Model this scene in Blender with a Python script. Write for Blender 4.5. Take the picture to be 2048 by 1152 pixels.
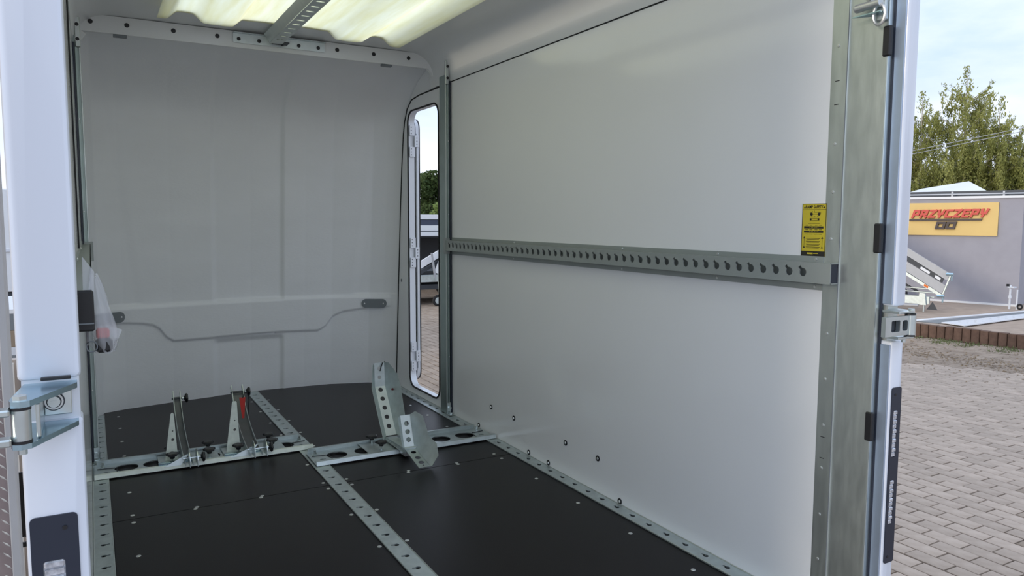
import bpy, math, random
import numpy as np
from mathutils import Vector, Matrix
from mathutils.geometry import tessellate_polygon

random.seed(7)
for o in list(bpy.data.objects):
    bpy.data.objects.remove(o)
SC = bpy.context.scene
COL = SC.collection

# ------------------------------------------------------------------ camera
F_PX, PITCH, YAW, ROLL = 1491.1, 0.09054, 0.51362, 0.003483
CAM = Vector((0.0, 0.0, 1.156))
_fw = Vector((math.sin(YAW) * math.cos(PITCH), math.cos(YAW) * math.cos(PITCH), -math.sin(PITCH)))
_r = Vector((math.cos(YAW), -math.sin(YAW), 0))
_u = _r.cross(_fw)
_r2 = _r * math.cos(ROLL) + _u * math.sin(ROLL)
_u2 = _r2.cross(_fw)
cd = bpy.data.cameras.new('camera')
cam = bpy.data.objects.new('camera', cd)
COL.objects.link(cam)
M = Matrix((( _r2.x, _u2.x, -_fw.x, CAM.x), (_r2.y, _u2.y, -_fw.y, CAM.y), (_r2.z, _u2.z, -_fw.z, CAM.z), (0, 0, 0, 1)))
cam.matrix_world = M
cd.sensor_width = 36
cd.lens = F_PX / 2048 * 36
cd.clip_start = 0.05
cd.clip_end = 500
SC.camera = cam

# ------------------------------------------------------------------ world, sun, exposure
wd = bpy.data.worlds.new('sky')
SC.world = wd
wd.use_nodes = True
nt = wd.node_tree
nt.nodes.clear()
def N(tree, t, **kw):
    n = tree.nodes.new(t)
    for k, v in kw.items():
        setattr(n, k, v)
    return n
tc = N(nt, 'ShaderNodeTexCoord')
sep = N(nt, 'ShaderNodeSeparateXYZ')
nt.links.new(tc.outputs['Generated'], sep.inputs[0])
ramp = N(nt, 'ShaderNodeValToRGB')
cr = ramp.color_ramp
cr.elements[0].position = 0.0
cr.elements[0].color = (0.80, 0.82, 0.86, 1)
cr.elements[1].position = 1.0
cr.elements[1].color = (0.56, 0.72, 1.0, 1)
e = cr.elements.new(0.16); e.color = (0.52, 0.64, 0.85, 1)
e = cr.elements.new(0.40); e.color = (0.47, 0.62, 0.93, 1)
nt.links.new(sep.outputs['Z'], ramp.inputs[0])
mp = N(nt, 'ShaderNodeMapping')
mp.inputs['Scale'].default_value = (1.0, 1.0, 3.2)
nt.links.new(tc.outputs['Generated'], mp.inputs[0])
ns = N(nt, 'ShaderNodeTexNoise')
ns.inputs['Scale'].default_value = 3.0
ns.inputs['Detail'].default_value = 6
ns.inputs['Roughness'].default_value = 0.55
nt.links.new(mp.outputs[0], ns.inputs['Vector'])
cl = N(nt, 'ShaderNodeValToRGB')
cl.color_ramp.elements[0].position = 0.36
cl.color_ramp.elements[0].color = (0, 0, 0, 1)
cl.color_ramp.elements[1].position = 0.62
cl.color_ramp.elements[1].color = (1, 1, 1, 1)
nt.links.new(ns.outputs['Fac'], cl.inputs[0])
mx = N(nt, 'ShaderNodeMix', data_type='RGBA')
nt.links.new(cl.outputs[0], mx.inputs['Factor'])
nt.links.new(ramp.outputs[0], mx.inputs['A'])
mx.inputs['B'].default_value = (0.79, 0.84, 0.94, 1)
bg = N(nt, 'ShaderNodeBackground')
bg.inputs['Strength'].default_value = 1.28
nt.links.new(mx.outputs['Result'], bg.inputs['Color'])
wo = N(nt, 'ShaderNodeOutputWorld')
nt.links.new(bg.outputs[0], wo.inputs[0])

sl = bpy.data.lights.new('sun', 'SUN')
sl.energy = 1.3
sl.angle = math.radians(14)
sl.color = (1.0, 0.88, 0.70)
so = bpy.data.objects.new('sun', sl)
COL.objects.link(so)
so.location = (-6, 3, 9)
# low evening sun from the left side: the trailer shades the paving beside it
sd = Vector((0.96, 0.07, -0.24)).normalized()
so.rotation_euler = sd.to_track_quat('-Z', 'Y').to_euler()

SC.view_settings.view_transform = 'Standard'
SC.view_settings.look = 'None'
SC.view_settings.gamma = 1
SC.view_settings.use_curve_mapping = False
SC.view_settings.exposure = 0.12

# ------------------------------------------------------------------ materials
def mat(name, col, rough=0.5, metal=0.0, var=0.0, vscale=8.0, col2=None, bump=0.0, bscale=60.0,
        spec=0.5, coat=0.0, stretch=None, alpha=1.0, trans=0.0, rvar=0.0, obj_rand=0.0):
    m = bpy.data.materials.new(name)
    m.use_nodes = True
    t = m.node_tree
    b = t.nodes['Principled BSDF']
    b.inputs['Base Color'].default_value = (*col, 1)
    b.inputs['Roughness'].default_value = rough
    b.inputs['Metallic'].default_value = metal
    b.inputs['Specular IOR Level'].default_value = spec
    b.inputs['Coat Weight'].default_value = coat
    b.inputs['Coat Roughness'].default_value = 0.05
    b.inputs['Alpha'].default_value = alpha
    b.inputs['Transmission Weight'].default_value = trans
    co = N(t, 'ShaderNodeTexCoord')
    src = co.outputs['Object']
    if stretch:
        mpn = N(t, 'ShaderNodeMapping')
        mpn.inputs['Scale'].default_value = stretch
        t.links.new(src, mpn.inputs[0])
        src = mpn.outputs[0]
    colout = None
    if var > 0 or col2:
        n1 = N(t, 'ShaderNodeTexNoise')
        n1.inputs['Scale'].default_value = vscale
        n1.inputs['Detail'].default_value = 4
        t.links.new(src, n1.inputs['Vector'])
        r = N(t, 'ShaderNodeValToRGB')
        r.color_ramp.elements[0].position = 0.3
        r.color_ramp.elements[1].position = 0.7
        c2 = col2 if col2 else tuple(min(1, c * (1 + var)) for c in col)
        c1 = col if col2 else tuple(c * (1 - var) for c in col)
        r.color_ramp.elements[0].color = (*c1, 1)
        r.color_ramp.elements[1].color = (*c2, 1)
        t.links.new(n1.outputs['Fac'], r.inputs[0])
        colout = r.outputs[0]
        if rvar:
            mr = N(t, 'ShaderNodeMapRange')
            mr.inputs['To Min'].default_value = max(0.02, rough - rvar)
            mr.inputs['To Max'].default_value = rough + rvar
            t.links.new(n1.outputs['Fac'], mr.inputs['Value'])
            t.links.new(mr.outputs[0], b.inputs['Roughness'])
    if obj_rand:
        oi = N(t, 'ShaderNodeObjectInfo')
        hs = N(t, 'ShaderNodeHueSaturation')
        mr = N(t, 'ShaderNodeMapRange')
        mr.inputs['To Min'].default_value = 1 - obj_rand
        mr.inputs['To Max'].default_value = 1 + obj_rand
        t.links.new(oi.outputs['Random'], mr.inputs['Value'])
        t.links.new(mr.outputs[0], hs.inputs['Value'])
        if colout:
            t.links.new(colout, hs.inputs['Color'])
        else:
            hs.inputs['Color'].default_value = (*col, 1)
        colout = hs.outputs[0]
    if colout:
        t.links.new(colout, b.inputs['Base Color'])
    if bump > 0:
        n2 = N(t, 'ShaderNodeTexNoise')
        n2.inputs['Scale'].default_value = bscale
        n2.inputs['Detail'].default_value = 3
        t.links.new(src, n2.inputs['Vector'])
        bp = N(t, 'ShaderNodeBump')
        bp.inputs['Strength'].default_value = bump
        bp.inputs['Distance'].default_value = 0.002
        t.links.new(n2.outputs['Fac'], bp.inputs['Height'])
        t.links.new(bp.outputs[0], b.inputs['Normal'])
    return m

GALV = mat('galvanised_steel', (0.56, 0.62, 0.62), 0.42, 0.85, var=0.10, vscale=25, bump=0.15, bscale=140, rvar=0.08)
GALVP = mat('galvanised_post', (0.56, 0.60, 0.58), 0.40, 0.85, var=0.055, vscale=14, bump=0.1, bscale=60, rvar=0.12, stretch=(3, 3, .7))
ZINC = mat('bright_zinc', (0.62, 0.68, 0.68), 0.28, 0.95, var=0.06, vscale=30)
ZINCB = mat('blue_zinc', (0.42, 0.58, 0.66), 0.25, 0.95, var=0.06, vscale=30)
GALVL = mat('light_galvanised', (0.72, 0.78, 0.78), 0.45, 0.6, var=0.06, vscale=25)
SIDEP = mat('bluish_side_plate', (0.40, 0.48, 0.60), 0.4, 0.75, var=0.08, vscale=8)
GALVG = mat('greenish_corner_post', (0.36, 0.43, 0.41), 0.42, 0.8, var=0.08, vscale=12)
DARKZ = mat('dull_zinc', (0.16, 0.17, 0.175), 0.5, 0.6, var=0.08, vscale=20)
PALEZ = mat('pale_zinc', (0.80, 0.86, 0.78), 0.5, 0.15, var=0.07, vscale=40)
GREYRAIL = mat('grey_load_rail', (0.36, 0.39, 0.375), 0.5, 0.35, var=0.03, vscale=10)
SCREW = mat('screw_steel', (0.66, 0.67, 0.66), 0.35, 0.8)
BLACK = mat('black_plastic', (0.012, 0.012, 0.014), 0.4)
RUBBER = mat('black_rubber', (0.012, 0.012, 0.013), 0.7)
DARKGAP = mat('dark_channel', (0.02, 0.02, 0.022), 0.9)
GRP = mat('white_fibreglass', (0.87, 0.885, 0.895), 0.42, 0, var=0.02, vscale=2.5, bump=0.35, bscale=45, stretch=(1, 1, 2.6), spec=0.4)
GRPS = mat('smooth_white_roof', (0.80, 0.81, 0.81), 0.30, 0, var=0.03, vscale=1.2, stretch=(3, .3, 3), spec=0.45)
GRPH = mat('white_header', (0.84, 0.85, 0.84), 0.38)
PANEL = mat('white_side_panel', (0.86, 0.865, 0.87), 0.15, 0, var=0.012, vscale=1.5, spec=0.5, coat=0.25)
PILLAR = mat('white_pillar', (0.74, 0.78, 0.86), 0.22, 0, spec=0.5, coat=0.25)
SILVER = mat('white_aluminium', (0.72, 0.75, 0.80), 0.35, 0.15)
PLY = mat('brown_phenolic_ply', (0.009, 0.0072, 0.0075), 0.33, 0, var=0.10, vscale=5, bump=0.25, bscale=420, spec=0.18)
YELLOW = mat('yellow_sticker', (0.62, 0.50, 0.035), 0.4)
INK = mat('black_ink', (0.02, 0.017, 0.012), 0.5)
NAVY = mat('lamp_plate_and_gap_shade', (0.018, 0.024, 0.042), 0.4)  # lamp plates, plus shade painted into gaps and open tube ends
LENS = mat('clear_lens', (0.55, 0.56, 0.60), 0.12, 0.4, var=0.35, vscale=120)
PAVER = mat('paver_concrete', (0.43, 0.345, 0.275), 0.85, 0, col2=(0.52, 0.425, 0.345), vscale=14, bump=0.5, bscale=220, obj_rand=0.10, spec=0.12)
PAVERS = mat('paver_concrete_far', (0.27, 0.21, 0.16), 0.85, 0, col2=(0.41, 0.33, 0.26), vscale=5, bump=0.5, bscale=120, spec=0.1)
JOINT = mat('joint_sand', (0.035, 0.026, 0.02), 0.95, 0, var=0.25, vscale=5, spec=0.05)
CURB = mat('brown_edging', (0.145, 0.085, 0.058), 0.85, 0, var=0.18, vscale=20, bump=0.5, bscale=90, obj_rand=0.10)
PLAT = mat('brown_platform', (0.43, 0.34, 0.27), 0.9, 0, var=0.1, vscale=6, bump=0.3, spec=0.08)
RENDER = mat('grey_wall_render', (0.35, 0.34, 0.375), 0.85, 0, var=0.04, vscale=5, bump=0.4, bscale=90)
SIGNY = mat('sign_yellow', (0.76, 0.53, 0.19), 0.55, 0, var=0.03, vscale=3)
SIGNR = mat('sign_red', (0.62, 0.055, 0.04), 0.4)
SIGNB = mat('sign_brown', (0.055, 0.035, 0.035), 0.45)
WHITE = mat('white_paint', (0.78, 0.79, 0.80), 0.45)
ALU = mat('aluminium_board', (0.40, 0.41, 0.43), 0.5, 0.3, var=0.04, vscale=10)
DARKM = mat('dark_metal', (0.05, 0.056, 0.065), 0.5, 0.3)
ORANGE = mat('amber_reflector', (0.75, 0.17, 0.02), 0.3)
RED = mat('red_plastic', (0.55, 0.03, 0.02), 0.4)
BARK = mat('birch_bark', (0.42, 0.38, 0.32), 0.8, 0, var=0.35, vscale=4)
GREY = mat('grey_cap', (0.19, 0.21, 0.225), 0.5)
TYRE = mat('tyre', (0.015, 0.015, 0.016), 0.8)
CARD = mat('brown_board', (0.28, 0.22, 0.16), 0.8, 0, var=0.1)
BROWNP = mat('brown_door_panel', (0.10, 0.07, 0.055), 0.6, 0, var=0.12)
CHECK = mat('checker_plate_metal', (0.30, 0.25, 0.25), 0.42, 0.7, var=0.15, vscale=15)
DRY = mat('dry_leaves', (0.22, 0.145, 0.07), 0.9, 0, var=0.3, vscale=12)
WEED = mat('weed_green', (0.15, 0.17, 0.07), 0.8, 0, var=0.2)

def leafmat(name, c1, c2):
    m = mat(name, c1, 0.6, 0, col2=c2, vscale=0.9, spec=0.2)
    t = m.node_tree
    b = t.nodes['Principled BSDF']
    tr = N(t, 'ShaderNodeBsdfTranslucent')
    ms = N(t, 'ShaderNodeMixShader')
    ms.inputs[0].default_value = 0.4
    l = b.inputs['Base Color'].links[0].from_socket
    t.links.new(l, tr.inputs['Color'])
    out = t.nodes['Material Output']
    t.links.new(b.outputs[0], ms.inputs[1])
    t.links.new(tr.outputs[0], ms.inputs[2])
    t.links.new(ms.outputs[0], out.inputs[0])
    return m
LEAFB = leafmat('birch_leaves', (0.20, 0.22, 0.06), (0.46, 0.46, 0.16))
LEAFD = leafmat('dark_leaves', (0.05, 0.085, 0.03), (0.11, 0.15, 0.05))
LEAFL = leafmat('light_leaves', (0.16, 0.24, 0.06), (0.28, 0.36, 0.12))

def thin(name, col, facT, rough=0.3, opac=0.35):
    m = bpy.data.materials.new(name)
    m.use_nodes = True
    t = m.node_tree
    b = t.nodes['Principled BSDF']
    b.inputs['Base Color'].default_value = (*col, 1)
    b.inputs['Roughness'].default_value = rough
    tr = N(t, 'ShaderNodeBsdfTransparent')
    ms = N(t, 'ShaderNodeMixShader')
    ms.inputs[0].default_value = opac
    t.links.new(tr.outputs[0], ms.inputs[1])
    t.links.new(b.outputs[0], ms.inputs[2])
    t.links.new(ms.outputs[0], t.nodes['Material Output'].inputs[0])
    return m
BAG = thin('clear_plastic_bag', (0.72, 0.74, 0.76), 0, 0.15, 0.34)

# translucent fibreglass roof light: lets the real sky glow through
m = bpy.data.materials.new('translucent_fibreglass')
m.use_nodes = True
t = m.node_tree
b = t.nodes['Principled BSDF']
co = N(t, 'ShaderNodeTexCoord')
n1 = N(t, 'ShaderNodeTexNoise'); n1.inputs['Scale'].default_value = 7; n1.inputs['Detail'].default_value = 6
mpn = N(t, 'ShaderNodeMapping'); mpn.inputs['Scale'].default_value = (4.0, 0.35, 1)
t.links.new(co.outputs['Object'], mpn.inputs[0]); t.links.new(mpn.outputs[0], n1.inputs['Vector'])
r = N(t, 'ShaderNodeValToRGB')
r.color_ramp.elements[0].position = 0.3; r.color_ramp.elements[0].color = (0.88, 0.82, 0.45, 1)
r.color_ramp.elements[1].position = 0.65; r.color_ramp.elements[1].color = (0.97, 0.94, 0.66, 1)
t.links.new(n1.outputs['Fac'], r.inputs[0])
t.links.new(r.outputs[0], b.inputs['Base Color'])
b.inputs['Roughness'].default_value = 0.4
tr = N(t, 'ShaderNodeBsdfTranslucent')
t.links.new(r.outputs[0], tr.inputs['Color'])
ms = N(t, 'ShaderNodeMixShader'); ms.inputs[0].default_value = 0.95
t.links.new(b.outputs[0], ms.inputs[1]); t.links.new(tr.outputs[0], ms.inputs[2])
t.links.new(ms.outputs[0], t.nodes['Material Output'].inputs[0])
SKYL = m

# ------------------------------------------------------------------ object helpers
WL = {}
def wloc(o):
    return WL.get(o.name, Vector((0, 0, 0)))
def props(o, label=None, cat=None, group=None, kind=None):
    if label: o['label'] = label
    if cat: o['category'] = cat
    if group: o['group'] = group
    if kind: o['kind'] = kind
    return o
def empty(name, loc, label=None, cat=None, group=None, kind=None):
    o = bpy.data.objects.new(name, None)
    o.empty_display_size = 0.05
    COL.objects.link(o)
    o.location = loc
    WL[o.name] = Vector(loc)
    return props(o, label, cat, group, kind)
def mk(name, V, F, m, parent=None, label=None, cat=None, group=None, kind=None, smooth=False, org=None):
    V = np.asarray(V, dtype=float).reshape(-1, 3)
    if org is None:
        if parent is not None:
            org = wloc(parent)
        else:
            mn, mxx = V.min(0), V.max(0)
            org = Vector(((mn[0] + mxx[0]) / 2, (mn[1] + mxx[1]) / 2, mn[2]))
    org = Vector(org)
    me = bpy.data.meshes.new(name)
    me.from_pydata((V - np.array(org)).tolist(), [], F)
    me.materials.append(m)
    if smooth:
        me.polygons.foreach_set('use_smooth', [True] * len(me.polygons))
    me.update()
    if not smooth and len(me.polygons) < 6000 and hasattr(me, 'set_sharp_from_angle'):
        me.polygons.foreach_set('use_smooth', [True] * len(me.polygons))
        me.set_sharp_from_angle(angle=math.radians(32))
        me.update()
    o = bpy.data.objects.new(name, me)
    COL.objects.link(o)
    if parent is not None:
        o.parent = parent
        o.location = org - wloc(parent)
    else:
        o.location = org
    WL[o.name] = org
    return props(o, label, cat, group, kind)
def inst(src, parent, wpos, rot=None):
    """copy of a mesh object sharing its data, placed at a world position"""
    c = src.copy()
    COL.objects.link(c)
    if parent is not None:
        c.parent = parent
        c.location = Vector(wpos) - wloc(parent)
    else:
        c.location = wpos
    if rot: c.rotation_euler = rot
    WL[c.name] = Vector(wpos)
    return c

class MB:
    def __init__(s): s.V = []; s.F = []
    def add(s, V, F):
        n = len(s.V)
        s.V += [tuple(v) for v in V]
        s.F += [[i + n for i in f] for f in F]
        return s
    def box(s, x0, y0, z0, x1, y1, z1, bv=0.0):
        if x1 < x0: x0, x1 = x1, x0
        if y1 < y0: y0, y1 = y1, y0
        if z1 < z0: z0, z1 = z1, z0
        b = min(bv, (x1 - x0) * .45, (y1 - y0) * .45, (z1 - z0) * .45)
        if b <= 0:
            V = [(x, y, z) for z in (z0, z1) for y in (y0, y1) for x in (x0, x1)]
            return s.add(V, [[0, 2, 3, 1], [4, 5, 7, 6], [0, 1, 5, 4], [2, 6, 7, 3], [0, 4, 6, 2], [1, 3, 7, 5]])
        V = []
        idx = {}
        for sx in (0, 1):
            for sy in (0, 1):
                for sz in (0, 1):
                    c = ((x0, x1)[sx], (y0, y1)[sy], (z0, z1)[sz])
                    d = (b if sx == 0 else -b, b if sy == 0 else -b, b if sz == 0 else -b)
                    for a in range(3):
                        p = list(c)
                        for k in range(3):
                            if k != a: p[k] += d[k]
                        idx[(sx, sy, sz, a)] = len(V)
                        V.append(tuple(p))
        F = []
        for a in range(3):
            o1, o2 = [k for k in range(3) if k != a]
            for sd_ in (0, 1):
                q = []
                for (i, j) in ((0, 0), (1, 0), (1, 1), (0, 1)):
                    k = [0, 0, 0]; k[a] = sd_; k[o1] = i; k[o2] = j
                    q.append(idx[(*k, a)])
                flip = (sd_ == 0) != (a == 1)
                F.append(q[::-1] if flip else q)
        for a in range(3):
            o1, o2 = [k for k in range(3) if k != a]
            for i in (0, 1):
                for j in (0, 1):
                    k0 = [0, 0, 0]; k0[o1] = i; k0[o2] = j
                    k1 = list(k0); k1[a] = 1
                    F.append([idx[(*k0, o1)], idx[(*k1, o1)], idx[(*k1, o2)], idx[(*k0, o2)]])
        for sx in (0, 1):
            for sy in (0, 1):
                for sz in (0, 1):
                    F.append([idx[(sx, sy, sz, a)] for a in range(3)])
        return s.add(V, F)
    def cyl(s, p0, p1, r, n=16, r1=None, cap=True):
        p0, p1 = Vector(p0), Vector(p1)
        r1 = r if r1 is None else r1
        d = (p1 - p0).normalized()
        a = Vector((0, 0, 1)) if abs(d.z) < .9 else Vector((1, 0, 0))
        u = d.cross(a).normalized(); v = d.cross(u)
        V = []
        for p, rr in ((p0, r), (p1, r1)):
            for i in range(n):
                t_ = 2 * math.pi * i / n
                V.append(p + u * math.cos(t_) * rr + v * math.sin(t_) * rr)
        F = [[i, (i + 1) % n, n + (i + 1) % n, n + i] for i in range(n)]
        if cap: F += [list(range(n))[::-1], list(range(n, 2 * n))]
        return s.add(V, F)
    def tube(s, pts, r, n=8, closed=False):
        pts = [Vector(p) for p in pts]
        V = []; m_ = len(pts)
        for i, p in enumerate(pts):
            if closed: d = (pts[(i + 1) % m_] - pts[i - 1]).normalized()
            else: d = (pts[min(i + 1, m_ - 1)] - pts[max(i - 1, 0)]).normalized()
            a = Vector((1, 0, 0)) if abs(d.x) < .8 else Vector((0, 0, 1))
            u = d.cross(a).normalized(); v = d.cross(u)
            for k in range(n):
                t_ = 2 * math.pi * k / n
                V.append(p + u * math.cos(t_) * r + v * math.sin(t_) * r)
        F = []
        for i in range(m_ if closed else m_ - 1):
            j = (i + 1) % m_
            for k in range(n):
                F.append([i * n + k, i * n + (k + 1) % n, j * n + (k + 1) % n, j * n + k])
        if not closed: F += [list(range(n))[::-1], [(m_ - 1) * n + k for k in range(n)]]
        return s.add(V, F)
    def plate(s, outer, holes, fr, t_):
        """flat plate with real holes. fr=(origin,u,v): 2D -> 3D; thickness along u x v downwards"""
        O, U, W_ = (Vector(q) for q in fr)
        nn = U.cross(W_).normalized()
        loops = [outer] + list(holes)
        flat = [p for l in loops for p in l]
        tri = tessellate_polygon([[Vector((p[0], p[1], 0)) for p in l] for l in loops])
        n = len(flat)
        V = [O + U * p[0] + W_ * p[1] for p in flat]
        V += [v - nn * t_ for v in V]
        F = []
        for a, b_, c in tri:
            pa, pb, pc = flat[a], flat[b_], flat[c]
            ar = (pb[0] - pa[0]) * (pc[1] - pa[1]) - (pb[1] - pa[1]) * (pc[0] - pa[0])
            if abs(ar) < 1e-14: continue
            if ar < 0: b_, c = c, b_
            F.append([a, b_, c]); F.append([a + n, c + n, b_ + n])
        k = 0
        for li, l in enumerate(loops):
            m_ = len(l)
            A = sum(l[i][0] * l[(i + 1) % m_][1] - l[(i + 1) % m_][0] * l[i][1] for i in range(m_))
            for i in range(m_):
                j = (i + 1) % m_
                q = [k + i, k + i + n, k + j + n, k + j]
                if (A < 0) != (li > 0): q = q[::-1]
                F.append(q)
            k += m_
        return s.add(V, F)
    def dome(s, c, r, h, nrm=(0, 0, 1), n=10):
        c = Vector(c); d = Vector(nrm).normalized()
        a = Vector((0, 0, 1)) if abs(d.z) < .9 else Vector((1, 0, 0))
        u = d.cross(a).normalized(); v = d.cross(u)
        V = []
        for rr, hh in ((r, 0), (r * .8, h * .75)):
            for i in range(n):
                t_ = 2 * math.pi * i / n
                V.append(c + u * math.cos(t_) * rr + v * math.sin(t_) * rr + d * hh)
        V.append(c + d * h)
        F = [[i, (i + 1) % n, n + (i + 1) % n, n + i] for i in range(n)]
        F += [[n + i, n + (i + 1) % n, 2 * n] for i in range(n)]
        return s.add(V, F)
    def sheet(s, A, B, t_=0.002):
        """thin bent sheet between two polylines"""
        A = [Vector(p) for p in A]; B = [Vector(p) for p in B]
        n = len(A)
        nn = (A[-1] - A[0]).cross(B[0] - A[0]).normalized() * t_
        V = A + B + [p + nn for p in A] + [p + nn for p in B]
        F = []
        for i in range(n - 1):
            F.append([i, i + 1, n + i + 1, n + i])
            F.append([2 * n + i, 3 * n + i, 3 * n + i + 1, 2 * n + i + 1])
            F.append([i, 2 * n + i, 2 * n + i + 1, i + 1])
            F.append([n + i, n + i + 1, 3 * n + i + 1, 3 * n + i])
        F.append([0, n, 3 * n, 2 * n]); F.append([n - 1, 3 * n - 1, 4 * n - 1, 2 * n - 1])
        return s.add(V, F)
    def build(s, name, m_, parent=None, **kw):
        return mk(name, s.V, s.F, m_, parent, **kw)

def circ(cx, cy, r, n=20, r2=None):
    r2 = r if r2 is None else r2
    return [(cx + math.cos(2 * math.pi * i / n) * r, cy + math.sin(2 * math.pi * i / n) * r2) for i in range(n)]
def cells_strip(mb, a0, a1, holes, ends, b0, b1, fr, th, axis=0):
    """perforated strip split at the middle between neighbouring holes (robust real holes)"""
    holes = sorted(holes, key=lambda h: h[0])
    cs = [h[0] for h in holes]
    cuts = [a0] + [(p + q) / 2 for p, q in zip(cs, cs[1:])] + [a1]
    for k, (c, loop) in enumerate(holes):
        lo, hi = cuts[k], cuts[k + 1]
        out = [(lo, b0), (hi, b0), (hi, b1), (lo, b1)]
        if axis == 1: out = [(b0, lo), (b1, lo), (b1, hi), (b0, hi)]
        mb.plate(out, [loop], fr, th)
    return mb
def rrect(x0, y0, x1, y1, r, n=6):
    P = []
    for cx, cy, a0 in ((x1 - r, y1 - r, 0), (x0 + r, y1 - r, 90), (x0 + r, y0 + r, 180), (x1 - r, y0 + r, 270)):
        for i in range(n + 1):
            a = math.radians(a0 + 90 * i / n)
            P.append((cx + r * math.cos(a), cy + r * math.sin(a)))
    return P
def keyhole(cx, cy, r, ang, slot=0.012, w=0.0045, n=16):
    """round hole with a short slot pointing along ang"""
    half = math.asin(w / r)
    P = []
    for i in range(n + 1):
        a = ang + half + (2 * math.pi - 2 * half) * i / n
        P.append((cx + r * math.cos(a), cy + r * math.sin(a)))
    ux, uy = math.cos(ang), math.sin(ang)
    for sgn, in ((-1,), (1,)):
        P.append((cx + ux * (r + slot) - uy * w * sgn * 1, cy + uy * (r + slot) + ux * w * sgn * 1))
    return P

W, XL = 1.836, -0.038      # inner faces of right and left walls
PI = math.pi

# ================================================================== TRAILER SHELL
floor = MB().box(XL - .03, 1.30, -.075, W + .03, 4.80, -.032).box(XL, 4.80, -.075, W, 5.22, -.032).build('floor', DARKGAP, kind='structure', label='brown plywood trailer floor with galvanised strips', org=(0.9, 3.2, 0))
def noseY(x):
    P = [(-.04, 4.80), (0.0, 4.93), (.03, 5.0), (.15, 5.045), (.42, 5.10), (.9, 5.165), (1.25, 5.16), (1.43, 5.145), (1.677, 5.066), (1.76, 5.01), (1.80, 4.975), (1.84, 4.935)]
    for (a, ya), (b_, yb) in zip(P, P[1:]):
        if x <= b_: return ya + (yb - ya) * max(0, (x - a)) / (b_ - a)
    return P[-1][1]
def floorpanel(x0, x1, y0, y1, nose=False):
    if not nose:
        return MB().box(x0, y0, -.016, x1, y1, 0.0, .001).build('floor_panel', PLY, floor)
    n = 14
    out = [(x0, y0), (x1, y0)] + [(x1 + (x0 - x1) * i / n, noseY(x1 + (x0 - x1) * i / n) + .01) for i in range(n + 1)]
    return MB().plate(out, [], ((0, 0, 0), (1, 0, 0), (0, 1, 0)), .016).build('floor_panel', PLY, floor)
for x0, x1 in ((.0275, .8635), (.9375, 1.768)):
    floorpanel(x0, x1, 1.33, 3.148)
    floorpanel(x0, x1, 3.1515, 4.80, True)
sc0 = MB().dome((0, 0, 0), .0085, .0022, n=12).build('screw', SCREW, floor, org=(0, 0, 0))
sc0.location = Vector((.098, 4.866, 0)) - wloc(floor)
for x in (.098, .848, .952, 1.70):
    for y in (4.866, 4.585, 4.304, 4.03, 3.752, 3.47, 3.19, 3.11, 2.784, 2.455, 2.112, 1.78):
        if x == .098 and y > 4.8: continue
        if x == 1.70 and y > 4.8: continue
        inst(sc0, floor, (x, y, 0))
for x, y in ((.32, 3.142), (.328, 3.16), (.574, 3.144), (.582, 3.16), (1.228, 3.14), (1.236, 3.16), (1.479, 3.154), (1.477, 3.134)):
    inst(sc0, floor, (x, y, 0))

# front wall: moulded nose with raised band and recessed centre
def sst(a, b_, x):
    t_ = min(1, max(0, (x - a) / (b_ - a))); return t_ * t_ * (3 - 2 * t_)
def interp(P, x):
    if x <= P[0][0]: return P[0][1]
    for (a, ya), (b_, yb) in zip(P, P[1:]):
        if x <= b_: return ya + (yb - ya) * (x - a) / (b_ - a)
    return P[-1][1]
LOWB = [(0.0, .545), (.04, .548), (.25, .525), (.309, .510), (.345, .485), (.385, .425), (.425, .398), (.666, .396), (1.106, .400), (1.34, .395), (1.39, .425), (1.437, .490), (1.50, .522), (1.66, .545), (1.81, .560)]
def nose_pt(x, z):
    y = noseY(x) - .12 * max(0, z)
    if z > 1.75:
        k = (z - 1.75) / .36
        y -= .55 * (1 - math.sqrt(max(0, 1 - min(1, k) ** 2)))
    inb = sst(.02, .08, x) * (1 - sst(1.76, 1.82, x))
    band = sst(interp(LOWB, x) - .008, interp(LOWB, x) + .008, z) * (1 - sst(.615, .645, z))
    cen = sst(.655, .69, x) * (1 - sst(1.085, 1.12, x))
    low = interp(LOWB, x)
    if z < low: cen *= 1 - sst(.352, .394, z) if .65 < x < 1.13 else 1
    edge = .30 - .11 * z
    sh = 1 - sst(edge - .02, edge + .05, x) if z > .65 else 0
    edge2 = 1.52 + .11 * z
    sh2 = sst(edge2 - .05, edge2 + .02, x) if z > .65 else 0
    return (x, y - (band * .016 * inb) + cen * .019 * (1 - band) + .007 * (sh + sh2), z)
xs = [-.04 + i * (W + .08) / 330 for i in range(331)]
zs = [-.02 + i * (2.13) / 330 for i in range(331)]
V = [nose_pt(x, z) for z in zs for x in xs]
nx = len(xs)
F = [[j * nx + i + 1, j * nx + i, (j + 1) * nx + i, (j + 1) * nx + i + 1] for j in range(len(zs) - 1) for i in range(nx - 1)]
# close the back so the wall has thickness
nf = len(V)
wf = mk('wall_front', V, F, GRP, kind='structure', smooth=True, label='white moulded fibreglass front wall', org=(.9, 5.1, 0))
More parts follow.
